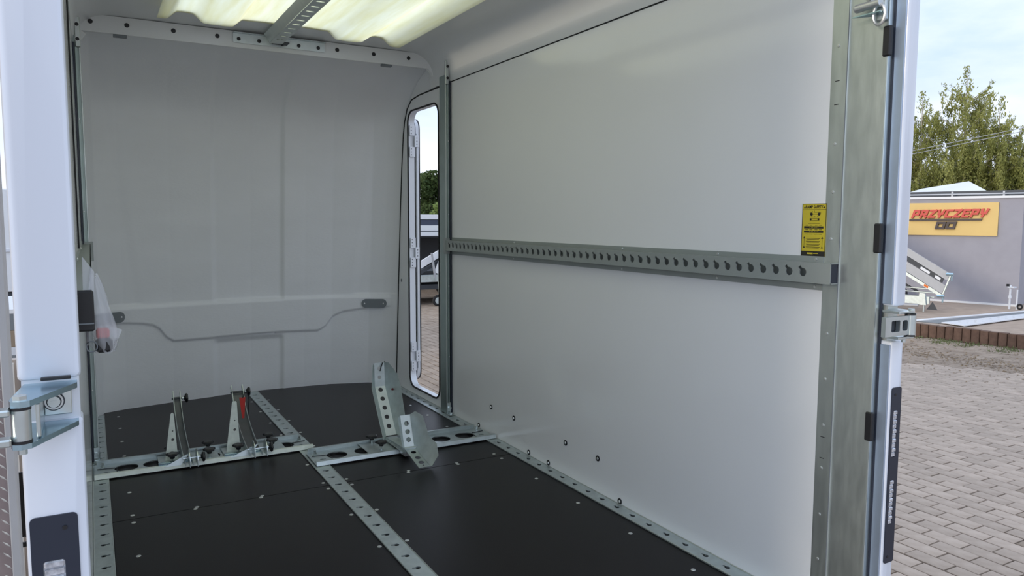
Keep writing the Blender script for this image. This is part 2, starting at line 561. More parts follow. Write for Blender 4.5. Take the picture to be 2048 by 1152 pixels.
# pads with bolts
def pad(x0, x1, z0, z1, zt):
    p = MB()
    out = rrect(0, 0, abs(x1 - x0), z1 - z0, (z1 - z0) * .49)
    ya, yb = noseY(x0 + .01) - .12 * z0 - .024, noseY(x1 - .01) - .12 * z0 - .024
    U = Vector((x1 - x0, yb - ya, zt)).normalized()
    p.plate(out, [], ((x0, ya, z0), U, (0, -.05, 1)), .008)
    o = p.build('grey_pad', GREY, wf, label='grey oblong plate')
    for k in (.022, abs(x1 - x0) - .022):
        c = Vector((x0, ya, z0)) + U * k + Vector((0, -.003, 1)) * (z1 - z0) * .5
        MB().dome(c, .006, .004, (0, -1, 0), 8).build('bolt', SCREW, o)
pad(-.01, .186, .548, .610, 0.0)
pad(1.617, 1.79, .548, .608, .0)

# right wall
def slabx(name, x0, x1, outer, holes, m_, parent=None, **kw):
    """plate in the y-z plane whose inner face is at x0"""
    return MB().plate([(p[0], p[1]) for p in outer], holes, ((x0, 0, 0), (0, 0, 1), (0, 1, 0)), x1 - x0) if False else \
        MB().plate([(-p[0], p[1]) for p in outer], [[(-q[0], q[1]) for q in h] for h in holes], ((x0, 0, 0), (0, -1, 0), (0, 0, 1)), x1 - x0).build(name, m_, parent, **kw)
DOOR = rrect(4.15, .05, 4.645, 1.857, .075)
wr = slabx('wall_right', W + .006, W + .036, [(1.30, -.10), (4.11, -.10), (4.11, 2.10), (1.30, 2.10)], [], GRPS, kind='structure', label='white right-hand side wall', org=(W + .006, 2.8, 0))
slabx('wall_panel', W, W + .005, [(1.426, .004), (3.975, .004), (3.975, .958), (1.426, .958)], [], PANEL, wr)
slabx('wall_panel', W, W + .005, [(1.426, 1.052), (3.975, 1.052), (3.975, 1.943), (1.426, 1.943)], [], PANEL, wr)
slabx('nose_side', W + .012, W + .036, [(4.11, -.10), (4.86, -.10), (4.86, 2.12), (4.11, 2.12)], [DOOR], GRP, wr)
seam = [(4.11, .0), (4.905, .0), (4.88, .3), (4.852, .6), (4.80, 1.15), (4.76, 1.5), (4.725, 1.72), (4.70, 1.80), (4.655, 1.875), (4.58, 1.925), (4.45, 1.938), (4.11, 1.942)]
slabx('door_surround', W, W + .013, seam, [DOOR], GRP, wr)
MB().tube([(W - .001, y, z) for y, z in seam[1:]], .0045, 6).build('seam_strip', RUBBER, wr)
ro = MB()
for y, z in ((3.476, .157), (3.229, .155), (3.622, .023), (3.079, .019), (2.898, .018), (2.754, .153), (2.507, .151), (2.352, .016)):
    ro.V = []; ro.F = []
    ro.cyl((W + .0005, y, z), (W - .003, y, z), .0125, 18).build('washer', RUBBER, wr)
    MB().dome((W - .003, y, z), .0065, .004, (-1, 0, 0), 10).build('rivet', SCREW, wr)
MB().box(W - .004, 4.78, .735, W, 4.795, .757, .002).build('catch', GREY, wr)

MB().tube([(W - .0005, 1.43, 1.9465), (W - .0005, 3.97, 1.9465)], .0026, 6).build('panel_joint', RUBBER, wr)
# left wall (seen almost edge on)
wl = MB().box(XL - .036, 1.30, -.10, XL - .006, 4.86, 2.12).build('wall_left', GRPS, kind='structure', label='white left-hand side wall', org=(XL - .02, 2.8, 0))
for z0, z1 in ((.004, .958), (1.052, 1.943)):
    MB().box(XL - .005, 1.426, z0, XL, 3.975, z1).build('wall_panel', PANEL, wl)
MB().tube([(XL + .003, 2.8, z) for z in (1.06, 1.94)], .003, 6).build('joint_shadow', RUBBER, wl)  # black tube drawn for the shadow in the wall panel joint

# roof: arched section swept along y, with the roof-light opening
def roofprof():
    P = [(W - .002, 1.949)]
    P.append((W - .006, 1.985))
    P.append((W - .010, 2.00))
    cx, cz = W - .16, 2.005
    for i in range(9):
        a = PI / 2 * i / 8
        P.append((cx + .150 * math.cos(a), cz + .135 * math.sin(a)))
    return P
RP = roofprof()
RPL = [(XL + W - x, z) for x, z in RP]
ceil = empty('ceiling', (.9, 2.8, 2.14), kind='structure', label='smooth white arched roof lining')
def sweep(P, y0, y1, name):
    mb = MB()
    n = len(P)
    Vv = [(x, y0, z) for x, z in P] + [(x, y1, z) for x, z in P]
    c = Vector((.9, 0, 1.6))
    Vo = []
    for x, z in P:
        d = Vector((x - .9, 0, z - 1.2)).normalized() * .03
        Vo.append((x + d.x, z + d.z))
    Vv += [(x, y0, z) for x, z in Vo] + [(x, y1, z) for x, z in Vo]
    Fv = []
    for i in range(n - 1):
        Fv.append([i, i + 1, n + i + 1, n + i]); Fv.append([2 * n + i, 3 * n + i, 3 * n + i + 1, 2 * n + i + 1])
    Fv.append([0, n, 3 * n, 2 * n]); Fv.append([n - 1, 3 * n - 1, 4 * n - 1, 2 * n - 1])
    mb.add(Vv, Fv)
    return mb.build(name, GRPS, ceil, smooth=False)
for P_, x_in in ((RP, 1.47), (RPL, .35)):
    o = sweep(P_ + [(x_in, 2.142)], 1.26, 4.26, 'roof_side')
    o.data.polygons.foreach_set('use_smooth', [len(p.vertices) == 4 for p in o.data.polygons])
MB().box(.35, 3.90, 2.142, 1.47, 4.26, 2.172).build('roof_front', GRPS, ceil)
MB().box(.35, 1.26, 2.142, 1.47, 1.60, 2.172).build('roof_rear', GRPS, ceil)
MB().box(XL - .03, 4.24, 2.125, W + .03, 4.62, 2.16).build('nose_roof', GRP, ceil)

# translucent roof light, corrugated
sk = MB()
prof = [(.31, 2.092), (.355, 2.092), (.395, 2.130), (.468, 2.130), (.512, 2.090), (.645, 2.090), (.69, 2.130), (1.115, 2.130), (1.157, 2.090), (1.29, 2.090), (1.345, 2.130), (1.405, 2.130), (1.455, 2.090), (1.508, 2.090)]
P2 = []
for (a, za), (b_, zb) in zip(prof, prof[1:]):
    k = 4
    for i in range(k): P2.append((a + (b_ - a) * i / k, za + (zb - za) * i / k))
P2.append(prof[-1])
def smoothP(P):
    return [P[0]] + [(P[i][0], (P[i - 1][1] + 2 * P[i][1] + P[i + 1][1]) / 4) for i in range(1, len(P) - 1)] + [P[-1]]
P2 = smoothP(P2)
n = len(P2)
Vv = []
ys = [3.93, 3.925, 3.5, 3.0, 2.5, 2.0, 1.58]
for y in ys: Vv += [(x, y, z) for x, z in P2]
nb = len(Vv)
for y in ys: Vv += [(x, y, z + .003) for x, z in P2]
Fv = []
for j in range(len(ys) - 1):
    for i in range(n - 1):
        Fv.append([j * n + i, j * n + i + 1, (j + 1) * n + i + 1, (j + 1) * n + i])
skylight = mk('roof_light', Vv[:nb], Fv, SKYL, None, smooth=True,
              label='yellowish translucent corrugated fibreglass roof light glowing overhead', cat='skylight')
# header beam
HP = [(0.0, 2.055), (.06, 2.055), (1.79, 2.055), (1.815, 2.035), (1.835, 1.99), (W, 1.99), (W, 2.12), (1.80, 2.138), (.04, 2.138), (XL, 2.12), (XL, 1.99), (XL + .02, 1.99), (.02, 2.04)]
hx = [.04, .197, .406, .614, 1.244, 1.456, 1.669, 1.805]
hd = MB().plate(HP, [circ(x, 2.102, .009, 14) for x in hx], ((0, 4.205, 0), (1, 0, 0), (0, 0, 1)), .028).build(
    'header_beam', GRPH, label='white roof header beam with black hole plugs above the front wall', cat='beam')
for x in hx:
    MB().dome((x, 4.2035, 2.102), .0115, .004, (0, -1, 0), 12).build('hole_plug', BLACK, hd)
for x in (.165, 1.537):
    MB().box(x - .03, 4.205, 2.043, x + .03, 4.235, 2.0535).build('clip', GREY, hd)
# centre bracket
bk = empty('rail_bracket', (.93, 4.19, 2.08), 'galvanised flat bracket bolted to the middle of the white header beam', 'bracket')
MB().plate(rrect(.69, 2.078, 1.172, 2.126, .004), [], ((0, 4.196, 0), (1, 0, 0), (0, 0, 1)), .003).build('plate', GALVL, bk)
MB().box(.69, 4.175, 2.126, 1.172, 4.199, 2.129).build('flange', GALV, bk)
for x in (.718, .821, 1.029, 1.135):
    MB().dome((x, 4.193, 2.098), .010, .004, (0, -1, 0), 12).build('bolt_cap', BLACK, bk)
# overhead load rail
cr_ = empty('ceiling_load_rail', (.90, 2.8, 2.07), 'galvanised perforated load rail running along the roof centre', 'rail')
slots = []
y = 1.62
while y < 4.05:
    slots.append(rrect(-.918, y, -.880, y + .018, .008, 3)); y += .0865
MB().plate([(-.93, 1.45), (-.865, 1.45), (-.865, 4.15), (-.93, 4.15)], slots, ((0, 0, 2.088), (-1, 0, 0), (0, 1, 0)), -.003).build('perforated_flange', GALVP, cr_)
MB().sheet([(.865, 1.45, 2.088), (.865, 4.15, 2.088)], [(.838, 1.45, 2.128), (.838, 4.15, 2.128)], .002).build('web', GALVP, cr_)
MB().sheet([(.93, 1.45, 2.088), (.93, 4.15, 2.088)], [(.945, 1.45, 2.128), (.945, 4.15, 2.128)], .002).build('web', GALVP, cr_)
MB().box(.885, 4.13, 2.09, .965, 4.195, 2.094).cyl((.935, 4.165, 2.08), (.935, 4.165, 2.12), .007, 8).build('end_bolt', DARKM, cr_)

# rear roof cross member
MB().box(XL - .05, 1.27, 2.17, W + .05, 1.42, 2.23, .004).build('rear_roof_beam', GALVP, label='galvanised cross beam over the open rear of the trailer', cat='beam')

# ================================================================== FLOOR RAILS
def floor_rail(xc, x0, x1, yend, label, ang):
    y = yend
    hs = []
    ys_ = []
    yy = 3.33 - .1 * 30
    while yy < yend - .02:
        if yy > 1.36: ys_.append(yy)
        yy += .1
    t_ = empty('floor_load_rail', ((x0 + x1) / 2, 3.0, 0), label, 'rail')
    out = [(x0, 1.32), (x1, 1.32), (x1, yend), (x0, yend)]
    cells_strip(MB_ := MB(), 1.32, yend, [(q, keyhole(xc, q, .0095, ang, .010, .0042)) for q in ys_], None, x0, x1, ((0, 0, .0045), (1, 0, 0), (0, 1, 0)), .0035, 1)
    MB_.build('perforated_strip', GALV, t_)
    for xe in (x0 + .002, x1 - .002):
        MB().tube([(xe, 1.32, .0045), (xe, yend, .0045)], .0022, 6).build('rolled_edge', GALVP, t_)
    MB().box(x0 + .006, 1.33, -.030, x1 - .006, yend - .01, -.027).build('channel', DARKGAP, t_)
    return t_
floor_rail(.903, .8635, .9375, 5.14, 'long galvanised keyhole load rail along the middle of the brown floor', PI * .9)
floor_rail(-.0055, XL + .001, .0265, 4.93, 'galvanised keyhole load rail at the left edge of the brown floor', .06)
floor_rail(1.805, 1.769, W - .001, 4.90, 'galvanised keyhole load rail at the foot of the white right wall', PI * .5)

# ================================================================== WALL LOAD RAILS
def wall_rail(side, label):
    s = -1 if side == 'right' else 1
    X = W if side == 'right' else XL
    t_ = empty('wall_load_rail', (X, 2.7, .95), label, 'rail')
    fx = X + s * .036
    hs = [keyhole(q, 1.009, .0122, math.radians(52) if side == 'right' else math.radians(128), .009, .0045, 14) for q in [1.4695 + .0492 * k for k in range(51)] if q < 4.0]
    y0, y1 = 1.377, 3.985
    mb = MB()
    if side == 'right':
        hp = [(-q, keyhole(-q, 1.009, .0122, math.radians(128), .009, .0045, 14)) for q in [1.4695 + .0492 * k for k in range(51)] if q < 3.97]
        cells_strip(mb, -y1, -1.44, hp, None, .979, 1.0385, ((fx, 0, 0), (0, -1, 0), (0, 0, 1)), .003)
        mb.plate([(-1.44, .979), (-y0, .979), (-y0, 1.0385), (-1.44, 1.0385)], [], ((fx, 0, 0), (0, -1, 0), (0, 0, 1)), .003)
    else:
        hp = [(q, keyhole(q, 1.009, .0122, math.radians(52), .009, .0045, 14)) for q in [1.4695 + .0492 * k for k in range(51)] if q < 3.97]
        cells_strip(mb, y0, y1, hp, None, .979, 1.0385, ((fx, 0, 0), (0, 1, 0), (0, 0, 1)), .003)
    mb.build('perforated_face', GREYRAIL, t_)
    for z in (.979, 1.0355):
        MB().box(fx - s * .0005, y0, z, X, y1, z + .003).build('web', GREYRAIL, t_)
    for z0, z1 in ((.957, .975), (1.037, 1.055)):
        MB().box(X, 1.428, z0, X + s * .003, y1, z1).build('flange', GREYRAIL, t_)
        zc = (z0 + z1) / 2
        for q in (1.452, 1.843, 2.36, 3.23):
            MB().dome((X + s * .003, q, zc), .0048, .003, (s, 0, 0), 8).build('screw', SCREW, t_)
    MB().box(X + s * .001, 1.39, .9815, X + s * .006, 3.98, 1.035).build('rail_back', GREYRAIL, t_)
    MB().box(X + s * .003, 1.3785, .9825, X + s * .033, 1.381, 1.0350).build('open_end_shade', NAVY, t_)  # navy block painted as the shade inside the open tube
    MB().box(X + s * .001, 3.98, .96, X + s * .046, 3.988, 1.05).build('end_plate', GREYRAIL, t_)
    return t_
wrr = wall_rail('right', 'grey keyhole load rail running along the white right wall')
wlr = wall_rail('left', 'grey load rail on the left wall, seen end-on with black end cap')
MB().box(XL + .001, 1.362, .976, XL + .038, 1.379, 1.042, .003).build('end_cap', BLACK, wlr)
MB().box(XL + .002, 1.3605, .988, XL + .037, 1.3625, .990).build('cap_ridge', GREY, wlr)

# ================================================================== POSTS
def corner_post(X, s, label):
    t_ = empty('corner_post', (X, 4.05, 0), label, 'post')
    MB().box(X, 3.99, .006, X + s * .031, 4.072, 1.985, .002).build('post_body', GALVG, t_)
    MB().box(X + s * .001, 3.968, .01, X + s * .009, 3.99, 1.95, .001).build('post_gap_shade', NAVY, t_)  # navy strip stands for the shade in the gap beside the post
    MB().box(X + s * .010, 3.982, .01, X + s * .020, 3.99, 1.95, .001).build('front_strip', GALVG, t_)
    MB().box(X + s * .026, 3.984, .02, X + s * .032, 3.99, 1.95, .001).build('rib', GALVP, t_)
    b_ = MB().box(X + s * .012, 3.975, 1.93, X + s * .034, 3.99, 2.065, .003).build('top_bracket', GALVP, t_)
    for z in (1.965, 2.03):
        MB().cyl((X + s * .022, 3.975, z), (X + s * .022, 3.972, z), .0105, 14).build('washer', SCREW, b_)
        MB().dome((X + s * .022, 3.972, z), .0085, .005, (0, -1, 0), 12).build('bolt_cap', BLACK, b_)
    f = MB().box(X + s * .003, 3.93, .006, X + s * .036, 3.99, .010, .001).box(X + s * .003, 3.973, .006, X + s * .034, 3.978, .075, .001).build('foot', ZINC, t_)
    MB().cyl((X + s * .018, 3.962, .045), (X + s * .018, 3.973, .045), .009, 6).cyl((X + s * .018, 3.952, .010), (X + s * .018, 3.952, .020), .009, 6).build('bolt', ZINC, f)
    for k in range(4):
        z = .35 + k * .42
        MB().dome((X + s * .015, 3.982, z), .004, .003, (0, -1, 0), 8).build('screw', SCREW, t_)
corner_post(W, -1, 'galvanised upright post between the right wall and the narrow side door')
corner_post(XL, 1, 'galvanised upright post at the front of the left wall')

def rear_post(X, s, label, yl=1.262):
    t_ = empty('rear_post', (X, 1.34, -.1), label, 'post')
    MB().box(X - s * .001, yl, -.12, X - s * .028, 1.376, 2.18, .001).build('post_face', GALVP, t_)
    MB().box(X + s * .0025, 1.375, -.12, X - s * .004, 1.430, 2.14, .001).build('screw_strip', GALVP, t_)
    MB().box(X + s * .001, 1.3765, -.12, X + s * .0045, 1.378, 2.14).build('fold', GREY, t_)
    MB().box(X - s * .0, yl - .003, -.12, X - s * .024, yl, 2.18, .001).build('rear_lip', ZINC, t_)
    for z in (1.643, 1.373, 1.239, 1.106, .834, .701, .565, .437, .297, .161, 1.80):
        MB().dome((X + s * .0025, 1.407, z), .0048, .003, (s, 0, 0), 10).build('screw', SCREW, t_)
    for z in (1.547, 1.482, .530, .467):
        MB().box(X + s * .0025, 1.400, z - .001, X + s * .0032, 1.414, z + .001).build('slot', BLACK, t_)
    return t_
rp = rear_post(W + .002, -1, 'wide galvanised rear post with screw strip beside the yellow sticker')
rl = rear_post(XL - .002, 1, 'galvanised rear post behind the wide white pillar on the left')
for z0, z1 in ((1.588, 1.666), (1.072, 1.151), (.556, .636)):
    MB().box(W - .003, 1.252, z0, W + .012, 1.274, z1, .003).build('rubber_buffer', BLACK, rp)
for z0, z1 in ((1.588, 1.666), (1.072, 1.151), (.556, .636)):
    MB().box(XL + .002, 1.252, z0, XL - .010, 1.272, z1, .003).build('rubber_buffer', BLACK, rl)

# ================================================================== WHITE REAR PILLARS WITH LAMPS
def pillar(x0, x1, yr, side, label, zlow, zup):
    t_ = empty('rear_pillar', ((x0 + x1) / 2, yr + .02, -.25), label, 'pillar')
    y1 = yr + .045
    def prof_box(z0, z1, rt, rb):
        # rounded slab: outline in x-z with rounded corners, extruded in y with an edge round
        out = rrect(x0, z0, x1, z1, .0065, 6)
        mb = MB()
        mid = ((x0 + x1) / 2, (z0 + z1) / 2)
        rings = []
        for off, yy in ((.0, y1), (.0, yr + .006), (.002, yr + .002), (.006, yr)):
            rings.append([(px_ + (off if px_ < mid[0] else -off), yy, pz + (off if pz < mid[1] else -off)) for px_, pz in out])
        Vr = [v for r_ in rings for v in r_]; m_ = len(out)
        Fr = []
        for k in range(3):
            for i in range(m_):
                j = (i + 1) % m_
                Fr.append([k * m_ + i, k * m_ + j, (k + 1) * m_ + j, (k + 1) * m_ + i][::-1])
        Fr.append([3 * m_ + i for i in range(m_)][::-1]); Fr.append(list(range(m_)))
        return mb.add(Vr, Fr)
    prof_box(zup, 2.5, 0, 1).build('upper_cover', PILLAR, t_)
    prof_box(-.25, zlow, 1, 0).build('lower_cover', PILLAR, t_)
    MB().box(x0 + .004, yr + .02, -.22, x1 - .004, y1 + .02, 2.45).build('core', GALVP, t_)
    return t_
pl_ = pillar(-.0985, -.021, 1.237, 'left', 'wide white rear pillar at the left of the open trailer', .868, .9275)
pr_ = pillar(1.862, 1.912, 1.222, 'right', 'narrow white rear pillar right of the galvanised post', .835, .930)
MB().box(-.0985 + .004, 1.243, .853, -.0985 + .075, 1.262, .94).build('hinge_recess', SILVER, pl_)
# inner side face of the right pillar is galvanised
MB().box(1.8575, 1.2265, -.20, 1.8615, 1.258, .825, .001).build('side_plate', SIDEP, pr_)
MB().box(1.8575, 1.2265, .935, 1.8615, 1.258, 2.45, .001).build('side_plate', SIDEP, pr_)
MB().box(1.8560, 1.2535, -.20, 1.8600, 1.2590, 2.45, .0005).build('gap_shade', NAVY, pr_)  # navy strip painted for the shade between rear lip and pillar

def lamp(x0, x1, yr, z1, z0, lensx, lz, label):
    t_ = empty('tail_lamp', ((x0 + x1) / 2, yr - .003, z0), label, 'lamp')
    hl = [rrect(lensx[0], a, lensx[1], b_, .004, 3) for a, b_ in lz]
    MB().plate(rrect(x0, z0, x1, z1, .007, 4), hl, ((0, yr - .003, 0), (1, 0, 0), (0, 0, 1)), .003).build('lamp_plate', NAVY, t_)
    for a, b_ in lz:
        k = 10
        mb = MB()
        for i in range(k):
            zz = a + (b_ - a) * (i + .1) / k
            mb.box(lensx[0] + .001, yr - .0035 - (.002 if i % 2 else 0), zz, lensx[1] - .001, yr - .0005, zz + (b_ - a) * .85 / k, .002)
        mb.build('lens', LENS, t_)
    sx = x0 + .72 * (x1 - x0) if x0 < 0 else x0 + .35 * (x1 - x0)
    for z in (z1 - .020, z0 + .018):
        MB().cyl((sx, yr - .0032, z), (sx, yr - .0045, z), .0032, 12).build('screw_hole', BLACK, t_)
lamp(-.0935, -.0335, 1.237, .7285, .22, (-.0795, -.052), ((.54, .662), (.33, .455)), 'dark rectangular tail lamp low on the left white pillar')
lamp(1.868, 1.909, 1.222, .7085, .215, (1.877, 1.894), ((.515, .645), (.325, .45)), 'tall dark tail lamp with two clear lenses on the right white pillar')

# ================================================================== HINGES
def hinge(xb, xi, yb, yi, s, label, dz=0.0):
    """xb: barrel x, xi: inner end x on the pillar; s=+1 when the plates run to +x"""
    t_ = empty('hinge', (xb, yb, .85 + dz), label, 'hinge')
    for (z0, z1, nm) in ((.9145, .9225, 0), (.8595, .8665, 1)):
        z0 += dz; z1 += dz
        out = [(xb - s * .0125, yb + .004), (xb - s * .010, yb - .008), (xb, yb - .0125), (xb + s * .011, yb - .008), (xi, yi - .014), (xi, yi + .03), (xb, yi + .03), (xb - s * .012, yb + .012)]
        if s < 0: out = out[::-1]
        MB().plate(out, [], ((0, 0, z1), (1, 0, 0), (0, 1, 0)), z1 - z0).build('hinge_plate', ZINCB if s > 0 else ZINC, t_)
    MB().cyl((xb, yb, .8705 + dz), (xb, yb, .9105 + dz), .0115, 24).build('barrel', ZINC, t_)
    for z in (.8665, .9105):
        MB().cyl((xb, yb, z + dz), (xb, yb, z + .004 + dz), .0122, 24).build('washer', BLACK, t_)
    MB().cyl((xb, yb, .9225 + dz), (xb, yb, .9285 + dz), .0088, 6).build('pin_head', ZINC, t_)
    MB().cyl((xb, yb, .8515 + dz), (xb, yb, .8595 + dz), .0058, 10).build('pin_end', ZINC, t_)
    a, b_ = (xb + s * .0155, xb + s * .0205)
    MB().box(a, yb + .012, .868 + dz, b_, yi + .01, .913 + dz, .001).build('stop_bar', ZINC, t_)
    bp = MB().box(xb + s * .021, yi - .004, .876 + dz, xb + s * .055, yi + .004, .914 + dz, .001).build('back_plate', ZINC, t_)
    c = (xb + s * .033, yi - .004, .896 + dz)
    MB().cyl(c, (c[0], c[1] - .0015, c[2]), .0135, 24).build('washer', DARKM, bp)
    MB().cyl((c[0], c[1] - .0015, c[2]), (c[0], c[1] - .003, c[2]), .0118, 24).build('washer', SCREW, bp)
    MB().cyl((c[0], c[1] - .003, c[2]), (c[0], c[1] - .0035, c[2]), .0095, 24).build('washer_ring', DARKM, bp)
    MB().cyl((c[0], c[1] - .0035, c[2]), (c[0], c[1] - .0065, c[2]), .008, 16).box(c[0] - .004, c[1] - .0075, c[2] - .002, c[0] + .004, c[1] - .006, c[2] + .002).build('bolt', ZINC, bp)
    return t_
hl = hinge(-.0885, -.026, 1.135, 1.238, 1, 'big zinc door hinge clamped between the two halves of the left white pillar')
MB().box(-.070, 1.222, .9285, -.033, 1.232, .933, .001).build('rubber_strip', BLACK, hl)
for z0, z1 in ((.905, .914), (.866, .876)):
    MB().box(-.20, 1.118, z0, -.099, 1.140, z1, .002).build('door_arm', ZINC, hl)
hr_ = empty('hinge', (1.885, 1.19, .845), 'zinc hinge with two openings on the right white pillar', 'hinge')
MB().box(1.838, 1.190, .914, 1.905, 1.24, .921, .001).build('hinge_plate', ZINC, hr_)
MB().box(1.838, 1.190, .846, 1.905, 1.24, .853, .001).build('hinge_plate', ZINC, hr_)
MB().plate([(1.775, .858), (1.897, .858), (1.897, .909), (1.775, .909)][0:4], [rrect(1.800, .869, 1.836, .899, .004, 3), rrect(1.846, .870, 1.869, .898, .007, 4)], ((0, 1.186, 0), (1, 0, 0), (0, 0, 1)), .012).build('arm_block', ZINC, hr_)
MB().box(1.79, 1.20, .862, 1.835, 1.206, .905).build('arm_back', DARKM, hr_)
MB().box(1.842, 1.20, .862, 1.872, 1.206, .905).build('arm_back', DARKM, hr_)
MB().cyl((1.888, 1.19, .853), (1.888, 1.19, .914), .0125, 20).build('barrel', ZINC, hr_)
for z in (.853, .9095):
    MB().cyl((1.884, 1.19, z), (1.884, 1.19, z + .0045), .0135, 20).build('washer', BLACK, hr_)
MB().cyl((1.875, 1.20, .836), (1.875, 1.20, .846), .006, 10).build('pin_end', ZINC, hr_)
MB().cyl((1.888, 1.19, .921), (1.888, 1.19, .926), .009, 6).build('pin_head', ZINC, hr_)

# door latch at the top of the right rear post
lt = empty('door_latch', (W - .01, 1.29, 1.68), 'zinc door latch with barrel and loop at the top of the rear post', 'latch')
MB().cyl((W - .024, 1.338, 1.722), (W - .024, 1.268, 1.724), .0115, 18).dome((W - .024, 1.338, 1.722), .0115, .006, (0, 1, 0), 14).build('barrel', SCREW, lt)
MB().plate([(-1.345, 0), (-1.262, 0), (-1.262, .03), (-1.30, .033)], [], ((W - .036, 0, 1.700), (0, -1, .0), (1, 0, 0)), .003).build('guide_plate', ZINCB, lt)
pts = [(W - .022, 1.275 + .016 * math.cos(a) - .002, 1.694 + .026 * math.sin(a)) for a in [2 * PI * i / 20 for i in range(20)]]
MB().tube(pts, .0045, 8, True).build('loop', SCREW, lt)
MB().box(W - .012, 1.262, 1.68, W + .001, 1.29, 1.75, .003).build('mount', GALV, lt)
MB().cyl((W - .03, 1.30, 1.735), (W - .03, 1.296, 1.758), .006, 10).build('pin', SCREW, lt)

# ================================================================== STICKER
def text_mesh(body, size, bold=0.0, shear=0.0, sx=1.0, extr=0.0, spacing=1.0):
    c = bpy.data.curves.new('t', 'FONT')
    c.body = body; c.size = size; c.offset = bold; c.shear = shear; c.extrude = extr
    c.align_x = 'CENTER'; c.align_y = 'CENTER'; c.space_character = spacing
    c.resolution_u = 2
    o = bpy.data.objects.new('t', c)
    COL.objects.link(o)
    dg = bpy.context.evaluated_depsgraph_get()
    me = bpy.data.meshes.new_from_object(o.evaluated_get(dg))
    Vt = [(v.co.x * sx, v.co.y, v.co.z) for v in me.vertices]
    Ft = [list(p.vertices) for p in me.polygons]
    bpy.data.objects.remove(o); bpy.data.curves.remove(c); bpy.data.meshes.remove(me)
    return Vt, Ft
sy0, sy1, sz0, sz1 = 1.424, 1.507, 1.055, 1.207     # right edge (near), left edge (far)
st = empty('safety_sticker', (W - .004, (sy0 + sy1) / 2, sz0), 'yellow and black RAMP SAFETY sticker on the white wall beside the rear post', 'sticker')
SX = W - .0012
def onS(a, b_, lift=.0):   # a: 0..1 from left to right, b: 0..1 from bottom to top
    return (SX - lift, sy1 + (sy0 - sy1) * a, sz0 + (sz1 - sz0) * b_)
def sbox(a0, b0, a1, b1, name, m_, lift=.0006, par=st):
    p0, p1 = onS(a0, b0), onS(a1, b1)
    return MB().box(SX - lift, p0[1], p0[2], SX - lift + .0004, p1[1], p1[2]).build(name, m_, par)
MB().box(SX - .0004, sy0, sz0, W + .0006, sy1, sz1).build('sheet', YELLOW, st)
sbox(0, 0, 1, .095, 'black_footer', INK)
prints = MB()
def pb(a0, b0, a1, b1):
    p0, p1 = onS(a0, b0), onS(a1, b1)
    prints.box(SX - .0009, p0[1], p0[2], SX - .0004, p1[1], p1[2])
pb(0, .99, 1, 1); pb(0, 0, .02, 1); pb(.0, .888, 1, .893); pb(.98, 0, 1, 1)
pb(.10, .53, .90, .57); pb(.10, .445, .90, .485)
for a in (.16, .34, .55, .73):
    pb(a, .587, a + .10, .594); pb(a - .01, .502, a + .11, .512); pb(a - .02, .415, a + .12, .423)
pb(.27, .622, .75, .628)
for b_ in (.335, .28, .225, .17):
    pb(.20, b_, .78, b_ + .008); pb(.22, b_ - .018, .74, b_ - .011)
for a in (.12, .87): pb(a - .004, .19, a + .004, .33)
pb(.38, .80, .72, .806); pb(.33, .835, .33 + .01, .80); pb(.33, .835, .42, .84); pb(.42, .835, .43, .86); pb(.50, .835, .51, .87); pb(.51, .835, .77, .84); pb(.76, .80, .77, .84)
pb(.33, .718, .72, .724); pb(.33, .682, .72, .688); pb(.33, .685, .345, .72); pb(.705, .685, .72, .72)
for a in (.37, .49, .62): pb(a, .752, a + .06, .758)
for (a, b_, r_) in ((.39, .803, .006), (.70, .803, .006), (.37, .703, .0035), (.68, .703, .0035)):
    p = onS(a, b_); prints.cyl((SX - .0009, p[1], p[2]), (SX - .0004, p[1], p[2]), r_ * .75, 12)
def tri(a, b_, w_=.045):
    p = onS(a, b_)
    prints.add([(SX - .0009, p[1] + w_ * .083, p[2]), (SX - .0009, p[1] - w_ * .083, p[2]), (SX - .0009, p[1], p[2] + .006)], [[0, 1, 2]])
tri(.10, .915, .05); tri(.90, .915, .05)
for a in (.12, .87):
    tri(a, .335); tri(a, .155)
prints.build('printed_marks', INK, st)
def stext(body, a, b_, size, m_, name, bold=0, sx=.8):
    Vt, Ft = text_mesh(body, size, bold, sx=sx)
    p = onS(a, b_)
    mk(name, [(SX - .0011, p[1] - v[0], p[2] + v[1]) for v in Vt], Ft, m_, st)
stext('RAMP SAFETY', .5, .938, .0125, INK, 'title_lettering', .0003, .78)
bmk = MB()
for b_ in (.546, .461):
    for a in (.33, .40, .45, .54, .60, .66):
        q0, q1 = onS(a, b_), onS(a + .035, b_ + .007)
        bmk.box(SX - .0012, q0[1], q0[2], SX - .0008, q1[1], q1[2])
bmk.build('bar_marks', YELLOW, st)
pbz = MB()
p0, p1 = onS(.26, .035), onS(.50, .065)
pbz.box(SX - .0012, p0[1], p0[2], SX - .0006, p1[1], p1[2]); p0, p1 = onS(.52, .045), onS(.72, .056)
pbz.box(SX - .0012, p0[1], p0[2], SX - .0006, p1[1], p1[2]); pbz.build('footer_mark', YELLOW, st)

